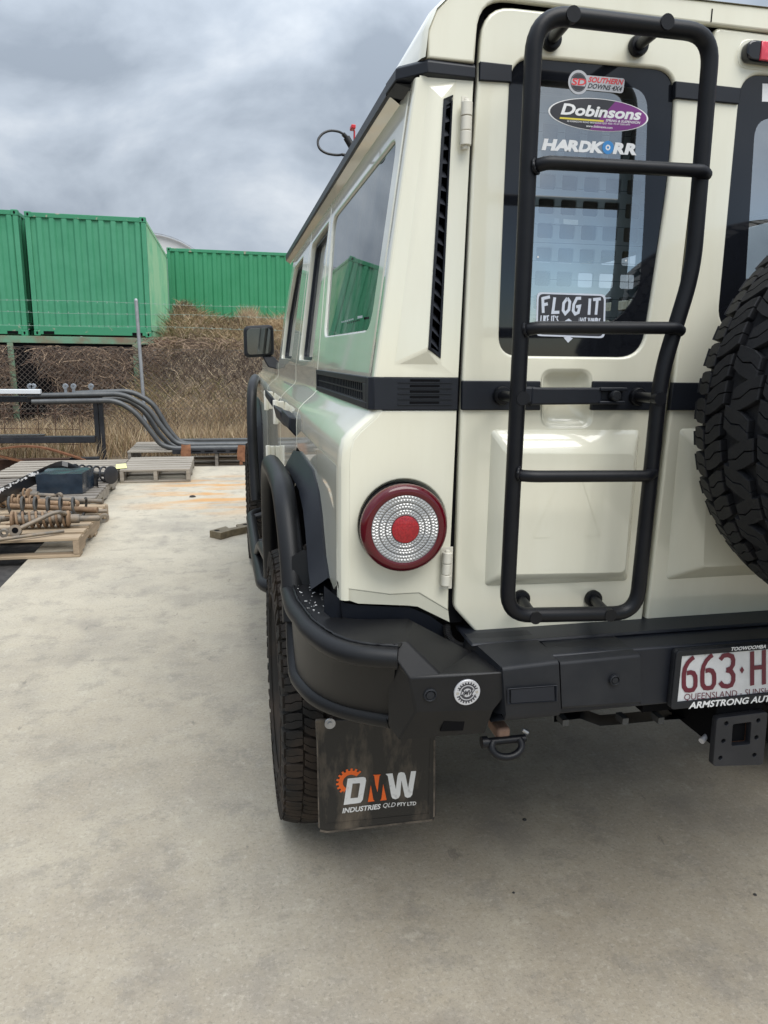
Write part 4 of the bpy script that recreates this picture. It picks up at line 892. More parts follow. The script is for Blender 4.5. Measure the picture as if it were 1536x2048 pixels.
# plastic step ends and the bumper bar
m_ = MB()
def boxy(pts_top_back, front_top, front_bot, under, mi=0):
    r_ = [pts_top_back, front_top, front_bot, under]; m_.loft(r_, mi); 
    for k in (0, len(pts_top_back)-1): m_.add([q[k] for q in r_], [tuple(range(len(r_)))], mi)
g1 = [f(1007,1343,1.190), f(1120,1329,1.190)]; g2 = [f(1012,1430,1.190), f(1122,1421,1.190)]; zt = g1[0].z+.006
w1 = [V((g1[0].x-.028,1.34,zt+.012)), V((g1[1].x-.004,1.34,zt+.012))]; un = [V((g2[0].x-.02,1.215,g2[0].z-.026)), V((g2[1].x,1.215,g2[1].z-.024))]
boxy(w1, [p+V((0,.006,.004)) for p in g1], g2, [V((p.x,1.196,p.z-.013)) for p in g2]); boxy([V((p.x,1.196,p.z-.0131)) for p in g2], un, [V((p.x,1.34,p.z)) for p in un], [V((p.x,1.36,p.z+.05)) for p in un])
m_.add([w1[0], g1[0]+V((0,.006,.004)), g2[0], V((g2[0].x-.024,1.23,g2[0].z-.01)), V((w1[0].x-.003,1.34,g2[0].z))], [(0,1,2,3,4)])
s1 = m_.build('bumper_step', 'step_plastic', car, 30, bevel=.006, bseg=3)
m_ = MB(); q = [f(1017,1378,1.1893), f(1113,1371,1.1893), f(1113,1402,1.1893), f(1017,1408,1.1893)]; c = (q[0]+q[1]+q[2]+q[3])/4; qi = [c.lerp(p,.90)+V((0,.006,0)) for p in q]; qo_ = [c.lerp(p,1.05)+V((0,-.0005,0)) for p in q]
m_.loft([qo_+[qo_[0]], [p+V((0,-.001,0)) for p in q]+[q[0]+V((0,-.001,0))], qi+[qi[0]]]); m_.poly([p+V((0,-.0066,0)) for p in qi]); m_.build('step_recess', 'black_trim', s1, 30)
m_ = MB()
h1_ = [f(1123,1330,1.196), f(1284,1314,1.196)]; h2_ = [f(1124,1418,1.196), f(1281,1408,1.196)]
boxy([V((h1_[0].x,1.34,h1_[0].z+.014)), V((h1_[1].x-.012,1.34,h1_[0].z+.014))], [p+V((0,.006,.002)) for p in h1_], h2_, [V((h2_[0].x,1.24,h2_[0].z-.014)), V((h2_[1].x-.02,1.24,h2_[1].z-.010))])
m_.add([V((h1_[1].x-.012,1.34,h1_[0].z+.014)), h1_[1]+V((0,.006,.002)), h2_[1], V((h2_[1].x+.004,1.34,h2_[1].z))], [(0,1,2,3)])
s2 = m_.build('bumper_step', 'step_plastic', car, 30, bevel=.005, bseg=3); sensor(1229,1360,1.1955, .0105, s2)
m_ = MB(); m_.box((.55,1.226,.711),(2*CX-.30,1.37,.838)); m_.box((.46,1.29,.838),(2*CX-.46,1.40,.846)); bbar = m_.build('bumper_bar', 'black_trim', car, 30, bevel=.006)
# bumper right half (beyond the picture): mirrored wing and end
for o in (bw, bb, s1): mirror(o)
# black apron under the body's lower edge, wiring conduit at the seam
m_ = MB(); ap = [(648,1172),(690,1206),(716,1210),(820,1215),(860,1232),(903,1262)]; m_.loft([[PY(u,v,YR+.012) for u, v in ap], [PY(u,v+52,YR+.022) for u, v in ap]]); m_.build('lower_apron', 'black_trim', car, 30)
m_ = MB(); m_.loft([[(.205,1.38,.96),(.205,1.52,.955)],[(.215,1.37,.86),(.215,1.62,.86)]]); m_.build('arch_liner', 'void_black', car, 0)
pth = [PY(893,1250,1.375), PY(897,1272,1.36), PY(912,1288,1.35), PY(935,1292,1.345), PY(955,1280,1.35)]; sp_ = smooth(pth, 60); m_ = MB(); m_.tube(sp_, [.0085 if k % 2 else .0068 for k in range(61)], 10); m_.build('wiring_conduit', 'cable', car, 20)
# ---- number plate
PYp = 1.214
m_ = MB(); pf0 = [f(1350,1300,PYp), f(1352,1416,PYp)]; xl, zt, zb = pf0[0].x, pf0[0].z, pf0[1].z; xr = xl+.392
me = flatmesh([rnd([(xl,zb),(xr,zb),(xr,zt),(xl,zt)], .010, 5)], .012, .003); me.transform(frame((0,PYp+.006,0),(1,0,0),(0,0,1))); me.materials.append(MATS['step_plastic']); npo = link('number_plate', me, car, 40)
m_ = MB(); Yp = PYp-.0012
Q = lambda u, v, lf=0: PY(u, v, Yp-lf)
x0, x1 = Q(1358.5,1310).x, xr-.010; m_.poly([(x0,Yp,Q(1358,1410).z),(x1,Yp,Q(1358,1410).z),(x1,Yp,Q(1362,1311).z),(x0,Yp,Q(1362,1311).z)], 0)
def st_(pts, wd=.0098, mi=1, lf=.0012):
    ribbon(m_, [Q(u, v, lf) for u, v in pts], wd, (0,-1,0), mi)
def six(u0, v0, uw, vh):      # upright number-plate six
    p = lambda a, b: (u0+a*uw-b*0, v0+b*vh-a*1.8)
    st_([p(.78,.0),p(.60,.05),p(.38,.15),p(.20,.30),p(.13,.46),p(.12,.70),p(.14,.84),p(.28,.94),p(.5,.955),p(.72,.94),p(.86,.84),p(.88,.70),p(.86,.56),p(.74,.46),p(.55,.43),p(.32,.45)])
six(1364,1316,31,69); six(1401,1311.5,31.5,69)
def three(u0, v0, uw, vh):
    p = lambda a, b: (u0+a*uw, v0+b*vh-a*1.8)
    st_([p(.02,.17),p(.22,.06),p(.52,.04),p(.78,.09),p(.86,.20),p(.84,.34),p(.70,.44),p(.42,.475)]); st_([p(.42,.48),p(.72,.52),p(.87,.64),p(.86,.80),p(.74,.92),p(.48,.955),p(.2,.93),p(.0,.82)], lf=.0014)
three(1440,1308,31,69)
m_.poly([Q(1484,1333,.0012),Q(1488.5,1340,.0012),Q(1484,1347.5,.0012),Q(1479.5,1340.5,.0012)], 1)
st_([(1504.5,1303),(1504.5,1371)]); st_([(1528,1300),(1528,1369)]); st_([(1505,1336),(1528,1334)], lf=.0014)
ptxt(m_, 'QUEENSLAND - SUNSH', (1368,1403), (1538,1390), (1369,1388), Yp-.0010, 1, -.005)
m_.disc(Q(1412,1307,.002), (0,-1,0), .0042, 16, 2)
m_.build('plate_face', ['plate_white','maroon_print','zinc'], npo, 0, fixn=False)
m_ = MB(); Yf = PYp-.0062
xi0, zi0, zi1 = Q(1359,1340).x, Q(1359,1403).z, Q(1362,1311).z
me = flatmesh([rnd([(xl,zb),(xr,zb),(xr,zt),(xl,zt)], .010, 5), [(xi0,zi0+.0005),(x1,zi0+.0045),(x1,zi1),(xi0,zi1)]], .006, .0018); me.transform(frame((0,Yf+.003,0),(1,0,0),(0,0,1))); me.materials.append(MATS['step_plastic']); pfo = link('plate_frame', me, npo, 40)
text_into(m_, 'TOOWOOMBA', PY(1462,1302,Yf-.0004), PY(1532,1296.5,Yf-.0004), PY(1463,1294.5,Yf-.0004), 0, .03, .18)
text_into(m_, 'ARMSTRONG AUTO', PY(1377,1418,Yf-.0004), PY(1555,1402,Yf-.0004), PY(1379,1404.5,Yf-.0004), 0, .03, .12)
m_.build('frame_lettering', 'white_print', npo, 0, fixn=False)
# ---- below the bumper: recovery shackle, hitch plate and pin, undertray edge
sc = PY(1006,1478,1.25); m_ = MB(); rS = .030
ring = [sc+V((math.cos(a)*rS*1.05, math.sin(a)*.018*0-.02*math.cos(a)*0, math.sin(a)*rS*.62-.004)) for a in np.linspace(math.radians(150), math.radians(390), 22)]
ring = [p+V((0,-.015-.015*math.sin(i/21*math.pi),0)) for i, p in enumerate(ring)]
m_.tube(ring, .0078, 12); m_.tube([sc+V((-.042,-.012,.004)), sc+V((.042,-.012,.004))], .008, 12); m_.lathe([(0,-.006),(.012,-.006),(.012,.006),(0,.006)], sc+V((-.044,-.012,.004)), (1,0,0), 14)
sh = m_.build('bow_shackle', 'black_powder', car, 50)
m_ = MB(); m_.box((sc.x-.016,sc.y-.010,sc.z+.002),(sc.x+.012,sc.y+.05,sc.z+.028)); m_.build('recovery_point', 'recovery_point', car, 30, bevel=.006)
m_ = MB(); c = PY(1052,1462,1.26); m_.tube([c+V((-.008,0,.004)), c+V((.004,0,-.004))], .004, 8); m_.lathe([(.006,-.003),(.006,.003),(.003,.003),(.003,-.003)], c+V((.001,0,-.002)), (0,1,0), 12); m_.build('shackle_clip', 'zinc', sh, 40)
hq = [(p.x, p.z) for p in (f(1426,1533,1.215), f(1526,1530,1.215), f(1536,1424,1.215), f(1434,1437,1.215))]
HZ = []
for u, v in ((1453,1447),(1517,1441),(1447,1482),(1513,1475),(1441,1516),(1509,1510)): p = f(u, v, 1.215); HZ.append(circle2((p.x, p.z), .0050, 14))
sqh = rnd([(p.x, p.z) for p in (f(1463,1492,1.215), f(1500,1489,1.215), f(1503,1444,1.215), f(1466,1449,1.215))], .004, 3)
hpo = rearplate('hitch_plate', [rnd(hq, .008, 4), sqh]+HZ, 1.215, .016, 'frame_black', car, .001)
m_ = MB(); q = [V((x, 1.231, z)) for x, z in sqh]; m_.loft([q+[q[0]], [p+V((0,.10,.0)) for p in q]+[q[0]+V((0,.10,0))]]); m_.poly([p+V((0,.10,0)) for p in q]); m_.build('hitch_socket', 'rusty', hpo, 30)
m_ = MB(); m_.box((.86,1.30,.655),(1.9,1.42,.72)); m_.box((.99,1.232,.60),(1.10,1.42,.72)); m_.build('tow_bar', 'void_black', car, 0)
m_ = MB(); a, b = f(1403,1482,1.25), f(1429,1456,1.27); m_.tube([a,b], .0058, 12); m_.tube([a-(b-a)*.02, a+(b-a)*.10], .0064, 12); m_.build('hitch_pin', 'silver_print', car, 40)
m_ = MB(); pts = [(1108,1444),(1160,1437),(1200,1452),(1250,1448),(1330,1440),(1400,1436)]; m_.loft([[PY(u,v,1.33) for u, v in pts], [PY(u,v-22,1.42) for u, v in pts]]); m_.build('undertray', 'frame_black', car, 30)
m_ = MB(); rngT = random.Random(5)
for u in (1128,1247,1318):
    p = PY(u, 1444-(u-1120)*.02, 1.31); m_ = MB(); m_.box((p.x-.008,1.30,p.z-.004),(p.x+.006,1.33,p.z+.006+.006*rngT.random())); m_.build('undertray_clip', 'raw_tube', car, 30)
# ---- mud flap with its printed logo
FY = 1.62
fq = [(p.x, p.z) for p in (PY(640,1660,FY), PY(655,1667,FY), PY(866,1643,FY), PY(872,1632,FY), PY(872,1440,FY), PY(631,1440,FY))]
me = flatmesh([rnd(fq, .006, 3)], .008, .002); me.transform(frame((0,FY+.004,0),(1,0,0),(0,0,1))); me.materials.append(MATS['flap_plastic']); flp = link('mud_flap', me, car, 40)
mirror(flp)
m_ = MB(); c = PY(660,1447,FY-.004); m_.lathe([(0,.005),(.0055,.005),(.006,.002),(.0135,.002),(.014,0)], c, (0,-1,0), 24); m_.build('flap_bolt', 'zinc', flp, 40)
m_ = MB()
for pts in ([(636,1448),(648,1650)], [(652,1649),(858,1628)], [(862,1480),(858,1628)]): ribbon(m_, [PY(u,v,FY-.0012) for u, v in pts], .004, (0,-1,0))
m_.build('flap_rib', 'flap_plastic', flp, 0)
m_ = MB()
for pts, wd_ in (([(640,1661),(655,1664),(865,1640)], .006), ([(868,1634),(869,1480)], .005), ([(634,1450),(638,1655)], .0035)): ribbon(m_, [PY(u,v,FY-.0010) for u, v in pts], wd_, (0,-1,0), 0, .0002)
m_.build('dusty_edge', 'flap_dust', flp, 0)
m_ = MB(); L = lambda a, b: PY(520+a*.3516, 1120+b*.3516, FY-.0012)
def lp(pts, mi, lf=0): m_.poly([L(*p)+V((0,-lf,0)) for p in pts], mi)
lpD = lambda s, lb, rb, lt, mi, bd, sh_: text_into(m_, s, L(*lb), L(*rb), L(*lt), mi, bd, sh_, lift=(0,-.0003,0))
Lz = lambda a, b: PY(660+a*.1237, 1520+b*.1237, FY-.0012)
def lz_(pts, mi, lf=0): m_.poly([Lz(*p)+V((0,-lf,0)) for p in pts], mi)
lz_([(285,300),(540,272),(575,285),(583,330),(530,640),(495,690),(220,727)], 0, .0003); lz_([(365,380),(482,372),(485,390),(450,605),(330,617)], 2, .0006)
lz_([(695,240),(825,235),(800,260),(768,520),(735,400),(715,262)], 1); lz_([(660,405),(700,640),(722,665),(612,680)], 1); lz_([(860,390),(915,640),(910,648),(808,657),(830,630)], 1)
lz_([(900,225),(1010,215),(1065,470),(1090,260),(1110,210),(1150,195),(1200,205),(1222,250),(1262,460),(1310,182),(1392,177),(1330,560),(1300,600),(1250,612),(1210,590),(1155,330),(1135,570),(1110,615),(1060,635),(1010,620),(990,580),(935,260)], 0)
gcx = Lz(332,352); rg_ = (Lz(560,352)-gcx).length
garc(gcx, rg_*.54, rg_*.84, math.radians(42), math.radians(240), 9, 1, .0001, rg_*.17, 10, 120)
lpD('INDUSTRIES', (468,1441), (683,1416), (472,1411), 0, .03, .05); lpD('QLD', (697,1413), (768,1408), (702,1383), 0, .0, .1); lpD('PTY LTD', (780,1401), (888,1394), (781,1380), 0, .03, .05)
lg = m_.build('flap_logo', ['worn_white','orange_print','flap_plastic'], flp, 0, fixn=False)
# ---- roof extras: red bracket and the aerial cable loop
m_ = MB(); c = PX(707,257,.352); m_.box((c.x-.009,c.y-.02,c.z-.005),(c.x+.003,c.y+.008,c.z+.005)); m_.box((c.x+.000,c.y-.006,1.95),(c.x+.004,c.y+.004,c.z-.005)); m_.build('roof_bracket', 'red_plastic', car, 30, bevel=.003)
cl = [(693,275),(686,268),(676,263),(660,261.5),(646,267),(637,278),(636,289),(641,299),(652,306),(664,309),(676,310),(684,309)]
pts = []
for i, (u, v) in enumerate(cl): pts.append(PY(u, v, 2.17-.004*i))
m_ = MB(); m_.tube(smooth(pts, 50), .0034, 8); m_.tube([pts[0]+V((.02,0,-.03)), pts[0]], .010, 10); m_.tube([pts[0], pts[1]], .0062, 8); m_.tube([pts[-1], pts[-1]+V((.04,0,-.005))], .0042, 8); m_.build('aerial_cable', 'cable', car, 60)
# ================================================================== BACKGROUND
# ---- corrugated containers on their steel stand
def container(label, x0, y0, z0, W, L, H, m, side_m=None, group='green shipping containers', n_front=9, along='Y'):
    t = thing('shipping_container', label, 'container', (x0+W/2, y0+L/2, z0), group)
    e = .10
    def corr(axis, n, m__, nm):     # corrugated sheet: 'x' faces -Y, 'y' faces +X
        mb = MB(); ln_ = (W if axis == 'x' else L)-2*e; p = ln_/n; pts = []
        for k in range(n):
            s0 = e+k*p
            pts += [(s0, .046), (s0+p*.36, .046), (s0+p*.52, .010), (s0+p*.86, .010)]
        pts.append((e+ln_, .046))
        za, zb_ = z0+(.20 if axis == 'x' else .30), z0+H-.10
        if axis == 'x': mb.loft([[(x0+s_, y0+d, z) for s_, d in pts] for z in (za, zb_)])
        elif axis == 'y': mb.loft([[(x0+W-d, y0+s_, z) for s_, d in pts] for z in (za, zb_)])
        else: mb.loft([[(x0+d, y0+s_, z) for s_, d in pts] for z in (za, zb_)])
        return mb.build(nm, m__, t, 0)
    corr('x', n_front, m, 'end_panel'); corr('y', max(int(L/.28), 6), side_m or m, 'side_panel'); corr('-y', max(int(L/.28), 6), m, 'side_panel')
    for x in (x0, x0+W-e):
        for y in (y0, y0+L-e): mb = MB(); mb.box((x,y,z0+.12),(x+e,y+e,z0+H-.12)); mb.build('corner_post', m, t, 0, bevel=.01)
    for y in (y0+.004, y0+L-e):
        mb = MB(); mb.box((x0+e,y,z0+.03),(x0+W-e,y+e,z0+.21)); mb.build('bottom_rail', 'green_worn', t, 0, bevel=.008)
        mb = MB(); mb.box((x0+e,y,z0+H-.11),(x0+W-e,y+e-.01,z0+H-.015)); mb.build('top_rail', 'green_worn', t, 0, bevel=.008)
    for x in (x0+.004, x0+W-.084):
        mb = MB(); mb.box((x,y0+e,z0+.16),(x+.08,y0+L-e,z0+.31)); mb.box((x,y0+e,z0+H-.10),(x+.08,y0+L-e,z0+H-.02)); mb.build('side_rail', side_m or m, t, 0, bevel=.006)
        for k in range(3):
            mb = MB(); mb.box((x+.005,y0+.5+k*1.1,z0+.01),(x+.07,y0+1.4+k*1.1,z0+.158)); mb.build('fork_pocket', side_m or m, t, 0)
    for x in (x0-.006, x0+W-e-.03):
        for y in (y0-.006, y0+L-e-.03):
            for z in (z0, z0+H-.12):
                mb = MB(); mb.box((x,y,z),(x+e+.036,y+e+.036,z+.12)); cb = mb.build('corner_casting', 'green_worn', t, 0, bevel=.012)
                mb = MB(); mb.prism([(x+.068+.022*math.cos(a),y-.0015,z+.06+.034*math.sin(a)) for a in np.linspace(0, 2*math.pi, 12, endpoint=False)], (0,.01,0)); mb.build('casting_hole', 'void_black', cb, 0)
    for xa in (x0+.19, x0+W-.41): mb = MB(); mb.box((xa,y0+.001,z0+.035),(xa+.22,y0+.02,z0+.10)); mb.build('fork_slot', 'void_black', t, 0)
    mb = MB(); mb.box((x0+.03,y0+.03,z0+H-.05),(x0+W-.03,y0+L-.03,z0+H-.022)); mb.build('roof_sheet', side_m or m, t, 0)
    mb = MB(); mb.box((x0+.06,y0+.06,z0+.11),(x0+W-.06,y0+L-.06,z0+.15)); mb.build('floor', 'void_black', t, 0)
    return t
CY0 = 17.6; CZ = PY(180, 673, CY0).z; CH = PY(150, 427, CY0).z-CZ
xr = PY(303, 674, CY0).x; xl_ = PY(69, 671, CY0).x
W2c = xr-xl_
cdx = -.015
ca = container('green shipping container with a faded pale side, second from the left edge', xl_, CY0, CZ, W2c, 6.06, CH, 'green_a', 'green_faded', n_front=9)
cb_ = container('green shipping container cut by the left edge of the picture', xl_-W2c-.13, CY0-.02, CZ-.01, W2c, 6.06, CH+.03, 'green_a', 'green_a', n_front=9)
cbb = container('green shipping container farther along the row on the left', xl_-2*W2c-.28, CY0+.05, CZ-.01, W2c, 6.06, CH, 'green_b', 'green_b', n_front=9)
C3Y = 24.2; x3 = PY(340, 640, C3Y).x
cc = container('green shipping container lying lengthwise behind the grassy bank', x3, C3Y, 2.0, 6.06, 2.44, PY(345, 495, C3Y).z-2.0, 'green_b', 'green_b', n_front=21)
# steel stand under the row
stnd = thing('steel_stand', 'rusty green steel stand carrying the shipping containers', 'stand', (xl_, CY0+.3, 0))
for y in (CY0-.12, CY0+3.0, CY0+5.7):
    mb = MB(); mb.box((xl_-2*W2c-.6,y,CZ-.16),(xr+.05,y+.14,CZ-.012)); mb.build('beam', 'green_stand', stnd, 0, bevel=.006)
LEGX = [PY(u, 720, CY0).x for u in (27, 274)]
for u in (24, 272):
    x = PY(u, 700, CY0).x
    for y in (CY0-.13, CY0+5.6):
        mb = MB(); mb.box((x-.06,y+.01,-.06),(x+.06,y+.13,CZ-.162)); mb.build('leg', 'green_stand', stnd, 0, bevel=.006)
mb = MB(); mb.box((xl_-2*W2c-.4,CY0+.05,-.06),(xl_-2*W2c-.28,CY0+.17,CZ-.162)); mb.build('leg', 'green_stand', stnd, 0, bevel=.006)
mb = MB(); mb.box((xr+.05,CY0+.10,CZ-.14),(xr+.75,CY0+.22,CZ-.05)); mb.build('rusty_beam_end', 'rusty', stnd, 0, bevel=.01)
# round white roof far behind
YS = 46; a = PY(372, 497, YS); b = PY(308, 468, YS); sr = thing('shed', 'white curved shed roof peeping over the green containers', 'shed', (b.x, YS+4, 0))
mb = MB(); r_ = 3.4; cxs, czs = b.x-.3, b.z-r_
mb.loft([[(cxs+r_*math.cos(t)*1.15, y, czs+r_*math.sin(t)) for t in np.linspace(0, math.pi, 24)] for y in (YS, YS+9)]); mb.poly([(cxs+r_*math.cos(t)*1.15, YS, czs+r_*math.sin(t)) for t in np.linspace(0, math.pi, 24)]); mb.build('curved_roof', 'shed_white', sr, 40)
mb = MB(); mb.loft([[(cxs+(r_+.04)*math.cos(t)*1.15, y, czs+(r_+.04)*math.sin(t)) for t in np.linspace(0, math.pi, 24)] for y in (YS-.25, YS-.05)]); mb.build('roof_edge', 'galv', sr, 40)
mb = MB(); mb.box((cxs-r_*1.13,YS,-.06),(cxs+r_*1.13,YS+9,czs)); mb.build('wall', 'shed_white', sr, 0)
# ---- earth bank rising to the right behind the fence
def bank_h(x, y):
    k = min(max((x+2.5)/1.6, 0), 1); k = k*k*(3-2*k)
    s_ = min(max((y-12.6)/7.0, 0), 1); h_ = 2.24*(s_**.75)*k
    h_ += .42*math.exp(-((x+1.15)/.55)**2-((y-19.6)/.9)**2)
    h_ += .10*noise.noise((x*.9, y*.9, 0))*k
    if y > 20.6: h_ = h_*(1-min((y-20.6)/3, .2))
    return h_-.05
mb = MB(); xs = np.linspace(-9, 12, 64); ys = np.linspace(11.6, 26, 44)
mb.loft([[(x, y, bank_h(x, y)) for x in xs] for y in ys]); structure(mb.build('earth_bank', 'dirt', None, 60))
# ---- blades, vines and tufts
def blades(name, n, fx, mats_, label, cat, width=.006, seg=2):
    vs, fs, mi = [], [], []
    for i in range(n):
        root, tip, bend, m_i, wd = fx(i); o = len(vs); d = (tip-root); sd = d.cross(V((rng.normal(), rng.normal(), .2)))
        if sd.length < 1e-6: continue
        sd = sd.normalized()*wd
        if seg == 1: vs += [root-sd, root+sd, tip]; fs.append((o,o+1,o+2)); mi.append(m_i); continue
        m1 = root.lerp(tip, .55)+bend; vs += [root-sd, root+sd, m1-sd*.75, m1+sd*.75, tip]; fs += [(o,o+1,o+3,o+2),(o+2,o+3,o+4)]; mi += [m_i]*2
    me = bpy.data.meshes.new(name); me.from_pydata([tuple(v) for v in vs], [], fs)
    for q in mats_: me.materials.append(MATS[q])
    me.polygons.foreach_set('material_index', mi); o = link(name, me, None, 0); return stuff(o, label, cat)
U = rng.uniform
def f_low(i):       # pale dry grass in front of and behind the wire
    x = U(-4.6, 3.2); y = 9.9+3.4*U(0,1)**.9
    if x > -1.0 and y < 10.9: y = 11.0+U(0,1.4)
    if y < 11.0 and x > -2.2: x -= 1.6
    cl_ = .62+.5*noise.noise((x*1.6, y*1.6, 3)); hgt = max(.12, (.15+.46*cl_)*U(.55,1.1)); z = max(bank_h(x,y), -.05) if y > 11.6 else -.05
    return V((x,y,z)), V((x+U(-.3,.3)*hgt*1.6, y+U(-.25,.2)*hgt, z+hgt)), V((U(-.05,.05),U(-.05,.05),.02)), int(rng.choice([0,1,2,3], p=[.40,.22,.27,.11])), U(.0025,.006)
blades('dry_grass', 21000, f_low, ['grass_tan','grass_straw','grass_brown','grass_olive'], 'pale dry grass growing along the chain link fence', 'grass')
def f_bank(i):      # rough growth on the bank: brown tangle, straw and a green-brown patch
    x = U(-2.5, 4.2); y = 12.6+8.6*U(0,1)**.8; z = bank_h(x,y)
    n_ = noise.noise((x*.8, z*1.3, 7)); hgt = U(.12,.42)*(1.0+.6*n_)
    q = n_+U(-.45,.45)+(.35 if y > 16.5 else 0); m_i = 0 if q > .50 else (3 if q > .18 else (1 if q > -.22 else 2)); 
    if U(0,1) < .09: m_i = 4
    ang = U(0, 6.28)
    return V((x,y,z-.03)), V((x+math.cos(ang)*hgt*.9, y-abs(math.sin(ang))*hgt*.6, z+hgt*U(.25,1))), V((U(-.08,.08),U(-.06,.06),.06)), m_i, U(.0035,.008)
blades('bank_growth', 26000, f_bank, ['grass_tan','vine_mid','vine_dark','grass_olive','grass_straw'], 'tangled brown and straw coloured growth covering the bank', 'dry growth')
def f_tuft(i):
    k = i % 3; cx_, cy_, s_, hh = ((.62,19.6,.30,.50),(-1.05,19.6,.5,.26),(1.7,19.8,.6,.4))[k]
    x = cx_+rng.normal()*s_*.5; y = cy_+rng.normal()*.25; z = bank_h(x,y); hgt = hh*U(.4,1.1)*math.exp(-((x-cx_)/s_)**2*.5)
    return V((x,y,z-.03)), V((x+U(-.5,.5)*hgt, y+U(-.3,.2)*hgt, z+hgt)), V((U(-.05,.05),0,.04)), int(rng.choice([0,1,2], p=([.4,.4,.2] if k != 1 else [.1,.3,.6]))), U(.003,.007)
blades('grass_tuft', 2600, f_tuft, ['grass_straw','grass_tan','vine_mid'], 'tufts of tall dry grass standing on top of the bank', 'grass')
def vines(name, n, box_, mats_, label, cat):      # dead creeper: long curling stems
    vs, fs, mi = [], [], []
    (x0,y0,z0),(x1,y1,z1) = box_
    for i in range(n):
        p = V((U(x0,x1), U(y0,y1), z0+(z1-z0)*U(0,1))); a = U(0,6.28); el_ = U(-.9,.7); L_ = U(.12,.34); wd = U(.003,.0075); k = 6; o = len(vs); ca_, ce = U(-1.1,1.1), U(-.5,.3)
        if name == 'dead_vines' and (min(abs(p.x*17.5/p.y-lx) for lx in LEGX) < .16 or noise.noise((p.x*1.1, p.z*.8, 2.0)) > .30): continue
        d = V((math.cos(a)*math.cos(el_), math.sin(a)*math.cos(el_)*.5, math.sin(el_)))
        for j in range(k):
            q = p.copy(); sd = d.cross(V((0,-1,.2))).normalized()*wd; vs += [q-sd, q+sd]
            p = p+d*L_/k*1.6; a += ca_*.6; el_ += ce*.5; d = V((math.cos(a)*math.cos(el_), math.sin(a)*math.cos(el_)*.5, math.sin(el_)))
            p.z = min(p.z, z1+.04)
        m_i = int(rng.choice([0,1,2], p=[.46,.36,.18])); fs += [(o+2*j,o+2*j+1,o+2*j+3,o+2*j+2) for j in range(k-1)]; mi += [m_i]*(k-1)
    me = bpy.data.meshes.new(name); me.from_pydata([tuple(v) for v in vs], [], fs)
    for q in mats_: me.materials.append(MATS[q])
    me.polygons.foreach_set('material_index', mi); return stuff(link(name, me, None, 0), label, cat)
vines('dead_vines', 21000, ((-9.6,16.2,.0),(-1.5,17.4,CZ-.27)), ['vine_dark','vine_mid','vine_pale'], 'dead brown creeper hanging over the stand below the containers', 'dead vines')
vines('bank_creeper', 2200, ((-1.7,16.4,1.0),(.6,18.2,1.75)), ['vine_pale','vine_mid','vine_dark'], 'dead brown creeper spreading from the stand over the bank', 'dead vines')
mb = MB(); mb.box((-10,17.52,-.05),(xr+.02,17.55,CZ-.17)); wl_ = mb.build('shade_sheet', 'void_black', None, 0); tag(wl_, 'black sheet standing in for the shade under the containers', 'wall')  # added black sheet, paints the dark shaded void behind the creeper
# ---- chain link fence
FYY = 12.05
fn = thing('chain_link_fence', 'chain link fence with galvanised post and barbed strands along the yard', 'fence', (-1.25, FYY, 0))
ptop, pbot = PY(272, 600, FYY), PY(294, 888, FYY)
for k, x in enumerate((pbot.x, pbot.x-3.0, pbot.x-6.0, pbot.x+3.0, pbot.x+6.0)):
    mb = MB(); dx_ = ptop.x-pbot.x if k == 0 else 0; mb.tube([(x,FYY,-.06),(x+dx_,FYY,ptop.z)], .027, 14); mb.lathe([(.029,-.02),(.029,.0),(.02,.018),(0,.024)], (x+dx_,FYY,ptop.z), (0,0,1), 14); mb.build('post', 'galv', fn, 40)
for v in (602, 624.5, 650.5):
    z = PY(100, v, FYY).z; mb = MB(); pts = [(x, FYY+.01*math.sin(x*3), z+.012*math.sin(x*1.7+v)) for x in np.arange(-8, 6, .25)]; mb.tube(pts, .0022, 4, False); 
    for x in np.arange(-7.9, 5.9, .14): mb.tube([(x-.012,FYY,z-.016),(x+.012,FYY,z+.016)], .0018, 3, False); mb.tube([(x+.012,FYY-.01,z-.014),(x-.010,FYY+.01,z+.014)], .0022, 3, False)
    mb.build('barbed_strand', 'barbed', fn, 0)
ztop = PY(100, 694, FYY).z
for z in (ztop, PY(100,817,FYY).z, .02):
    mb = MB(); mb.tube([(-8,FYY,z),(0,FYY,z-.01),(6,FYY,z)], .003, 4, False); mb.build('line_wire', 'wire', fn, 0)
mb = MB(); st_ = .078; rw_ = .0030
for d in (1,-1):
    x = -9.5
    while x < 7.5:
        xa, za, xb, zb_ = x, .0, x+d*ztop, ztop; mb.add([(xa-rw_*1.4,FYY-.002*d,za),(xa+rw_*1.4,FYY-.002*d,za),(xb+rw_*1.4,FYY-.002*d,zb_),(xb-rw_*1.4,FYY-.002*d,zb_)], [(0,1,2,3)]); x += st_
stuff(mb.build('wire_mesh', 'wire', fn, 0, fixn=False))
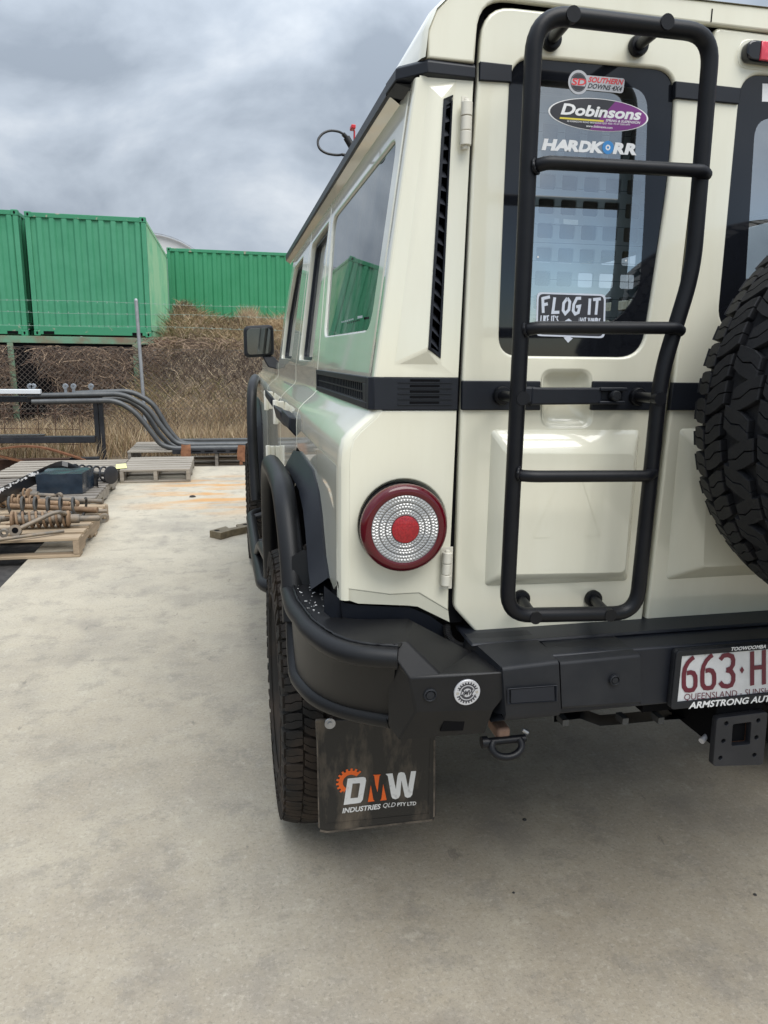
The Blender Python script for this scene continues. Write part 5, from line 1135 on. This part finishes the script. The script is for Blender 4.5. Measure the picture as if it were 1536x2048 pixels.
# ---- pallets
def board(mb_parent, lo, hi, m, wob=.004, nm='board'):
    mb = MB(); (x0,y0,z0),(x1,y1,z1) = lo, hi; j = lambda: random.uniform(-wob, wob)
    mb.hexa([(x0+j(),y0+j(),z0),(x1+j(),y0+j(),z0),(x1+j(),y1+j(),z0),(x0+j(),y1+j(),z0)], [(x0+j(),y0+j(),z1+j()*.4),(x1+j(),y0+j(),z1+j()*.4),(x1+j(),y1+j(),z1+j()*.4),(x0+j(),y1+j(),z1+j()*.4)])
    return mb.build(nm, m, mb_parent, 0, bevel=.003, bseg=1)
def pallet(label, x0, x1, y0, y1, z1, nb, m, mb_, gap=.35, z0=0):
    t = thing('wooden_pallet', label, 'pallet', ((x0+x1)/2, (y0+y1)/2, z0), 'wooden pallets along the slab edge')
    p = (y1-y0)/nb
    for k in range(nb):
        w_ = p*(1-gap)*random.uniform(.92,1.06); yy = y0+k*p+(0 if k == 0 else random.uniform(-.008,.008))
        board(t, (x0,yy,z1-.022),(x1,min(yy+w_, y1),z1), m)
    for x in (x0, (x0+x1)/2-.02, x1-.045): 
        mb = MB(); n_ = 2; zt_ = z1-.0225; zb_ = z0+.022   # notched bearer
        ya, yb = y0, y1; L_ = yb-ya; pr = [(ya,zb_),(ya+L_*.16,zb_),(ya+L_*.19,zb_+.04),(ya+L_*.33,zb_+.04),(ya+L_*.36,zb_),(ya+L_*.64,zb_),(ya+L_*.67,zb_+.04),(ya+L_*.81,zb_+.04),(ya+L_*.84,zb_),(yb,zb_),(yb,zt_),(ya,zt_)]
        mb.prism([(x,y,z) for y, z in pr], (.042,0,0)); mb.build('bearer', mb_, t, 0, bevel=.003, bseg=1)
    for yy in (y0, (y0+y1)/2-.05, y1-.10): board(t, (x0,yy,z0+.001),(x1,yy+.10,z0+.0215), m)
    return t
p1 = pallet('pale pallet nearest the camera carrying rusty shock absorbers', -2.26, -1.05, 5.28, 6.60, .142, 7, 'wood_pale', 'wood_bearer', .34)
p2 = pallet('weathered grey pallet under the dark wrapped box and black strip', -2.46, -1.20, 6.86, 8.10, .135, 9, 'wood_dark', 'wood_grey', .33)
p2b = pallet('bleached grey pallet behind the dark wrapped box, along the slab edge', -2.46, -1.22, 8.20, 9.45, .140, 7, 'wood_grey', 'wood_grey', .36)
p3 = pallet('grey pallet with a yellow paper note on the slab corner', -1.20, -.44, 8.42, 9.55, .150, 6, 'wood_grey', 'wood_grey', .28)
p4 = pallet('weathered pallet carrying the long bent tubes beyond the slab', -1.28, .95, 9.78, 10.9, .19, 6, 'wood_grey', 'wood_dark', .3, -.05)
nq = [PZ(u, v, .156) for u, v in ((231,938),(254,936),(252,927),(232,929))]
mb = MB(); mb.prism(nq, (0,0,.0012)); nt_ = mb.build('paper_note', 'paper_yellow', None, 0); tag(nt_, 'crumpled yellow paper note lying on the grey pallet', 'note')
# ---- shock absorbers, coils and the control arm
def helix(mb, a, b, R, turns, r, seg=8, mi=0):
    a, b = V(a), V(b); d = (b-a); L_ = d.length; d.normalize(); u = V((0,0,1)); u = (u-d*u.dot(d)).normalized(); w_ = d.cross(u); n = int(turns*16)
    mb.tube([a+d*L_*k/n+(u*math.cos(2*math.pi*turns*k/n)+w_*math.sin(2*math.pi*turns*k/n))*R for k in range(n+1)], r, seg, True, mi)
def eye(mb, c, ax_, R, w_): mb.lathe([(R*.52,-w_),(R,-w_),(R,w_),(R*.52,w_),(R*.52,-w_)], c, ax_, 20)
def coilover(label, a, b, R, m1='shock_metal', m2='spring_rust', eye_end=True, turns=7):
    a, b = V(a), V(b); t = thing('shock_absorber', label, 'shock absorber', tuple(a.lerp(b,.5)), 'rusty shock absorbers on the nearest pallet'); d = (b-a).normalized(); L_ = (b-a).length
    mb = MB(); mb.tube([a, a+d*L_*.72], R*.56, 18); mb.tube([a+d*L_*.70, a+d*L_*.94], R*.36, 14); mb.build('damper_body', m1, t, 40)
    mb = MB(); helix(mb, a+d*.02, a+d*L_*.60, R*.88, turns, R*.155); mb.build('coil_spring', m1 if m2 == m1 else m2, t, 60)
    for q, k in ((.0,1.05),(.60,1.0)):
        mb = MB(); mb.lathe([(0,-.012),(R*k,-.012),(R*k,.004),(R*.6,.016),(0,.016)], a+d*L_*q, d, 24); mb.build('spring_seat', m2, t, 40)
    if eye_end:
        mb = MB(); eye(mb, b, (d.cross(V((0,0,1)))).normalized(), R*.52, .022); mb.tube([b-d*L_*.08, b-d*R*.45], R*.26, 10); mb.build('mounting_eye', m1, t, 40)
    mb = MB()
    for s_ in (-1,1): mb.tube([a-d*.005+V((0,0,s_*R*.5)), a-d*.05+V((0,0,s_*R*.5))], .006, 8)
    mb.build('stud', m2, t, 40); return t
zt = .142
g = lambda u, v, z: PZ(u, v, z)
coilover('long grey shock absorber with its eye overhanging the pallet edge', g(26,1040,.215), g(209,1036,.195), .062, turns=8)
coilover('rusty shock absorber lying behind at the left edge of the picture', g(-40,1000,.215), g(150,1008,.185), .060, 'spring_rust', 'spring_rust', turns=9)
coilover('grey shock absorber with a dark bush in the middle of the pile', g(-70,1046,.24), g(22,1036,.22), .060, 'shock_metal', 'spring_rust', False, turns=4)
coilover('dusty shock absorber lying farthest back on the nearest pallet', g(-30,985,.21), g(118,992,.185), .055, 'shock_metal', 'spring_rust', turns=8)
coilover('short brown shock absorber at the front left of the pile', g(-95,1070,.20), g(8,1066,.19), .055, 'shock_metal', 'spring_rust', True, turns=6)
for (u0,v0,u1,v1,r_,lb_) in ((60,1028,214,1022,.016,'thin steel rod lying behind the long shock absorber'),(-20,1082,128,1062,.012,'slim steel rod in front of the forked control arm'),(92,998,206,1003,.020,'thick rusty rod near the back edge of the nearest pallet')):
    mb = MB(); a_, b_ = g(u0,v0,.165), g(u1,v1,.165); mb.tube([a_, b_], r_, 10); mb.tube([a_.lerp(b_,.02), a_.lerp(b_,.10)], r_*1.5, 10); o = mb.build('steel_rod', 'shock_metal', None, 40); tag(o, lb_, 'rod', 'steel rods on the nearest pallet')
t = thing('coil_spring', 'tall open coil spring lying across the nearest pallet', 'spring', tuple(g(90,1010,.2))); mb = MB(); helix(mb, g(20,1014,.225), g(172,1016,.215), .078, 6, .0105, 8); mb.build('coil', 'shock_dark', t, 60); mb = MB(); mb.tube([g(20,1012,.20), g(195,1020,.19)], .022, 10); mb.build('rod', 'spring_rust', t, 40)
t = thing('control_arm', 'grey forked control arm leaning on the front shock absorber', 'control arm', tuple(g(70,1045,.2)))
e0 = g(31,1061,.185); e1 = g(118,1024,.285)
mb = MB(); mb.tube(rpath([e0, e0.lerp(e1,.85)+V((0,0,.012)), e1, g(135,1030,.23)], .05), [.020]*1+[.021]*20 if False else .0195, 12, flat=.8); mb.build('arm', 'shock_metal', t, 50)
mb = MB(); eye(mb, e0, (.15,-1,.25), .041, .026); mb.build('bush_housing', 'shock_metal', t, 40); mb = MB(); dv = V((.15,-1,.25)).normalized(); mb.lathe([(0,.026),(.008,.026),(.010,.022),(.021,.022),(.021,-.02)], e0, dv, 20); mb.build('bush', 'void_black', t, 40)
# ---- dark wrapped box, black strip, black coil strut on the second pallet
bxp = [PZ(74,990,.14), PZ(166,987,.14)]; t = thing('wrapped_box', 'dark plastic wrapped box sitting on the weathered pallet', 'box', tuple((bxp[0]+bxp[1])/2))
a, b = bxp; hB = .185; d = V((.03,.40,0)); mb = MB(); rows = []
def crumple(p, k=.010): return p+V((noise.noise(p*9)*k, noise.noise(p*9+V((5,0,0)))*k, noise.noise(p*9+V((0,7,0)))*k))
nx, nz_, ny = 14, 6, 8
grid = [[crumple(a.lerp(b, i/nx)+V((0,0,hB*j/nz_))) for i in range(nx+1)] for j in range(nz_+1)]; mb.loft(grid)
mb.loft([[crumple(a.lerp(b, i/nx)+V((0,0,hB))+d*(j/ny), .014) for i in range(nx+1)] for j in range(ny+1)])
for e_ in (a, b): mb.loft([[crumple(e_+d*(j/ny)+V((0,0,hB*k/nz_))) for j in range(ny+1)] for k in range(nz_+1)])
mb.build('wrapping', 'bag_plastic', t, 25)
mb = MB(); tp = [(-40,1010),(30,972),(80,948),(112,934),(128,932),(160,944),(196,962)]; up3 = [PZ(u, v, .30-.0012*max(u-110,0)) for u, v in tp]
mb.loft([[p+V((0,.03,.045)) for p in smooth(up3,24)], [p for p in smooth(up3,24)], [p+V((0,.0,-.075)) for p in smooth(up3,24)]]); so2 = mb.build('plastic_strip', 'strip_black', None, 30); tag(so2, 'long glossy black moulding lying across the wrapped box', 'moulding')
mb = MB(); 
for k in range(26):
    q = smooth(up3,60)[int(4+k*1.05)]; s_ = U(.006,.014); mb.add([q+V((U(-.01,.01),-.004,.012+U(0,.03))) + V((dx*s_*1.6,0,dz*s_)) for dx, dz in ((-1,-1),(1,-.8),(.8,1),(-.7,.9))], [(0,1,2,3)])
stuff(mb.build('torn_label', 'white_print', so2, 0, fixn=False))
a, b = PZ(112,940,.2), PZ(222,950,.21); t = thing('coil_strut', 'black coil strut with a round top mount behind the wrapped box', 'strut', tuple(a.lerp(b,.5)))
mb = MB(); helix(mb, a.lerp(b,.1), b, .075, 7, .010); mb.build('coil', 'frame_black', t, 60); mb = MB(); mb.tube([a, b], .026, 12); mb.build('damper', 'shock_dark', t, 40)
mb = MB(); mb.lathe([(0,-.02),(.05,-.02),(.092,-.006),(.092,.006),(.05,.02),(0,.02)], b, (b-a), 26); mb.build('top_mount', 'frame_black', t, 40)
# ---- black rack with white bar, mesh panel, dark beams, rusty leaf springs
RY = 10.0
rk = thing('steel_rack', 'black steel rack with a white top bar holding the bent tubes', 'rack', (PY(195,900,RY).x, RY, 0))
for dx_ in (0, .062): 
    p, q = PY(190, 790, RY), PY(202, 915, RY); mb = MB(); mb.box((q.x-.055+dx_,RY,-.06),(q.x+.001+dx_,RY+.06,p.z-.01)); mb.build('upright', 'frame_black', rk, 0, bevel=.005)
p, q = PY(0,797,RY), PY(238,792,RY); mb = MB(); mb.box((p.x-1.6,RY-.02,p.z-.045),(q.x-.3,RY+.06,p.z+.03)); mb.build('crossbeam', 'frame_black', rk, 0, bevel=.005)
p, q = PY(0,783,RY-.1), PY(82,783,RY-.1); mb = MB(); mb.box((p.x-1.6,RY-.14,p.z-.028),(q.x,RY-.06,p.z+.028)); mb.build('white_bar', 'white_bar', rk, 0, bevel=.006)
mb = MB(); mb.box((-4.2,RY,-.06),(-4.14,RY+.06,p.z)); mb.build('upright', 'frame_black', rk, 0, bevel=.005)
for u in (67, 131, 147, 182, 60):      # zinc cleats poking up behind the tubes
    c = PY(u, 773, RY+.25); mb = MB(); mb.lathe([(.012,-.018),(.034,-.018),(.040,0),(.034,.018),(.012,.018)], c, (0,1,0), 8); mb.box((c.x-.018,c.y-.012,c.z-.08),(c.x+.018,c.y+.012,c.z)); mb.build('zinc_cleat', 'zinc', rk, 0)
# bent steel tubes
TB = [([(55,792),(246,788),(296,815),(324,856),(352,887),(378,890),(640,893)], 9.92), ([(64,804),(232,801),(268,822),(292,850),(322,890),(345,897),(640,899)], 9.84),
      ([(150,787),(262,782),(306,806),(336,858),(360,886),(390,889),(640,891)], 10.16), ([(150,799),(250,796),(288,820),(318,868),(342,892),(372,895),(640,897)], 10.06)]
lbl = ['front upper bent steel tube lying on the black rack', 'lowest bent steel tube reaching farthest towards the camera', 'rearmost bent steel tube arching highest over the rack', 'bent steel tube between the lower and rearmost ones']
for (pp, Yt), lb_ in zip(TB, lbl):
    mb = MB(); P = [PY(u, v, Yt) for u, v in pp]
    for q in P[5:]: q.z = P[5].z
    mb.tube(rpath(P, .13, 7), .034, 14); o = mb.build('bent_tube', 'raw_tube', None, 60); tag(o, lb_, 'steel tube', 'bent steel tubes laid over the rack and pallet')
mb = MB(); p = PY(345,903,9.80); mb.box((p.x,9.76,p.z-.03),(1.2,9.80,p.z+.035)); o = mb.build('slotted_rail', 'frame_black', None, 0, bevel=.004); tag(o, 'black slotted steel rail lying on the far pallet', 'rail')
m2 = MB()
for k in range(9): m2.box((p.x+.25+k*.16,9.757,p.z-.008),(p.x+.36+k*.16,9.765,p.z+.010))
m2.build('slot', 'void_black', o, 0)
mb = MB(); p = PY(360,885,10.5); mb.box((p.x-.1,10.45,.10),(1.6,10.55,p.z+.05)); o = mb.build('steel_channel', 'raw_tube', None, 0, bevel=.008); tag(o, 'grey steel channel lying behind the bent tubes', 'channel')
for (u, nm) in ((373,'left'),(482,'right')):
    p = PY(u, 907, 9.70); t = thing('rusty_strap', 'rusty torn strap %s hanging over the far pallet edge' % ('beside the tube bends' if nm == 'left' else 'close to the wagon'), 'strap', tuple(p), 'rusty straps over the pallet')
    mb = MB(); mb.loft([[crumple(V((p.x+dx, 9.735-.02*k, p.z+.10-.05*k)), .03) for dx in (-.055,-.02,.02,.055)] for k in range(5)]); mb.loft([[crumple(V((p.x+dx, 9.66, p.z-.10-.05*k)), .03) for dx in (-.02,.0,.02)] for k in range(2)]); mb.build('strap_sheet', 'rusty', t, 30)
# weld mesh panel
MY_ = 10.6; t = thing('mesh_panel', 'rusty square weld mesh panel leaning behind the rack', 'mesh panel', tuple(PY(80,880,MY_)))
for u in range(6, 176, 34):
    mb = MB(); a, b = PY(u, 775, MY_+.1), PY(u+5, 905, MY_); mb.tube([a,b], .0042, 5); mb.build('wire', 'rust_dark', t, 40)
mb = MB(); mb.tube([PY(157,775,MY_+.1), PY(161,905,MY_)], .0042, 5); mb.build('wire', 'rust_dark', t, 40)
for v in (826, 857, 887, 795):
    a, b = PY(-60, v-1, MY_+.05), PY(158, v+2, MY_+.05); mb = MB(); mb.tube([a,b], .0042, 5); mb.build('wire', 'rust_dark', t, 40)
def beam(nm, label, cat, u0, v0, u1, v1, Y, hgt, dep, m):
    a, b = PY(u0, v0, Y), PY(u1, v1, Y); mb = MB(); mb.hexa([a, b, b+V((0,dep,0)), a+V((0,dep,0))], [p+V((0,0,hgt)) for p in (a, b, b+V((0,dep,0)), a+V((0,dep,0)))]); o = mb.build(nm, m, None, 0, bevel=.006); return tag(o, label, cat)
beam('steel_beam', 'dark steel beam lying across the rack uprights', 'beam', -150, 888, 190, 886, 9.85, .085, .12, 'frame_black')
beam('steel_plank', 'thin dark plank resting on the steel beam', 'plank', -100, 874, 88, 872, 9.88, .018, .10, 'shock_dark')
beam('steel_box_section', 'rusty brown box section under the leaf springs', 'box section', -150, 942, 176, 936, 9.75, .12, .14, 'rust_dark')
beam('steel_offcut', 'black steel offcut at the end of the box section', 'offcut', 140, 932, 198, 930, 9.68, .10, .1, 'frame_black')
for pts, lb_, hh in (([(-80,912),(0,897),(40,892),(80,894),(120,904),(170,920)], 'upper rusty leaf spring curved over the box section', .055), ([(-80,890),(0,912),(40,922),(75,935)], 'lower rusty leaf spring sloping towards the pallet', .05)):
    P = smooth([PY(u, v, 9.62) for u, v in pts], 20); mb = MB(); mb.loft([[p, p+V((0,.09,0)), p+V((0,.09,-hh*.35)), p+V((0,0,-hh*.35))] for p in P], closed=True); mb.add([P[-1], P[-1]+V((0,.09,0)), P[-1]+V((0,.09,-hh*.35)), P[-1]+V((0,0,-hh*.35))], [(0,1,2,3)]); o = mb.build('leaf_spring', 'rusty', None, 40); tag(o, lb_, 'leaf spring', 'rusty leaf springs by the fence')
# weed growing at the rack foot
wd = []
def f_weed(i):
    c = PZ(196, 925, 0); hgt = U(.12,.5); a_ = U(-1,1); return V((c.x+U(-.05,.05), c.y-.2+U(-.04,.04), -.05)), V((c.x+a_*.22, c.y-.22, -.05+hgt)), V((U(-.04,.04),0,.05)), int(rng.choice([0,1])), .004
wo = blades('dry_weed', 60, f_weed, ['grass_straw','grass_tan'], 'dry weed growing against the rack upright', 'weed'); del wo['kind']
# ---- odds and ends on the slab
q = [(418,1066),(450,1056),(458,1059),(475,1056),(473,1050),(497,1045),(505,1052),(490,1061),(440,1075)]
q = [(418,1067),(452,1057),(460,1062),(479,1058),(474,1051),(497,1046),(506,1055),(470,1064),(442,1076)]
P = [PZ(u, v, .052) for u, v in ((419,1062),(452,1053),(458,1057),(476,1054),(472,1050),(498,1045),(506,1050),(490,1055),(466,1060),(441,1067))]
mb = MB(); mb.prism([V((p.x,p.y,.001)) for p in P], (0,0,.055)); sp_o = mb.build('notched_plate', 'steel_plate', None, 0, bevel=.003); tag(sp_o, 'notched steel plate with bolt holes lying on the slab', 'steel plate')
mb = MB()
for u, v in ((434,1060.5),(491,1048.5)): p = PZ(u, v, .0575); mb.disc(V((p.x,p.y,.0575)), (0,0,1), .022, 16)
mb.build('bolt_hole', 'void_black', sp_o, 0)
for u, v, s_, lb_ in ((385,994,.035,'small dark chip of rubber on the rust stained concrete'),(1049,1640,.007,'small dark pebble in the shade beside the mud flap'),(1027,1786,.004,'tiny dark pebble on the foreground concrete'),(1510,1790,.005,'dark pebble on the concrete at the right edge')):
    p = PZ(u, v, 0); mb = MB(); mb.lathe([(0,0),(s_,.0),(s_*.8,s_*.35),(s_*.3,s_*.5),(0,s_*.5)], (p.x,p.y,.001), (0,0,1), 7); o = mb.build('pebble', 'asphalt', None, 0); tag(o, lb_, 'pebble', 'pebbles on the concrete')
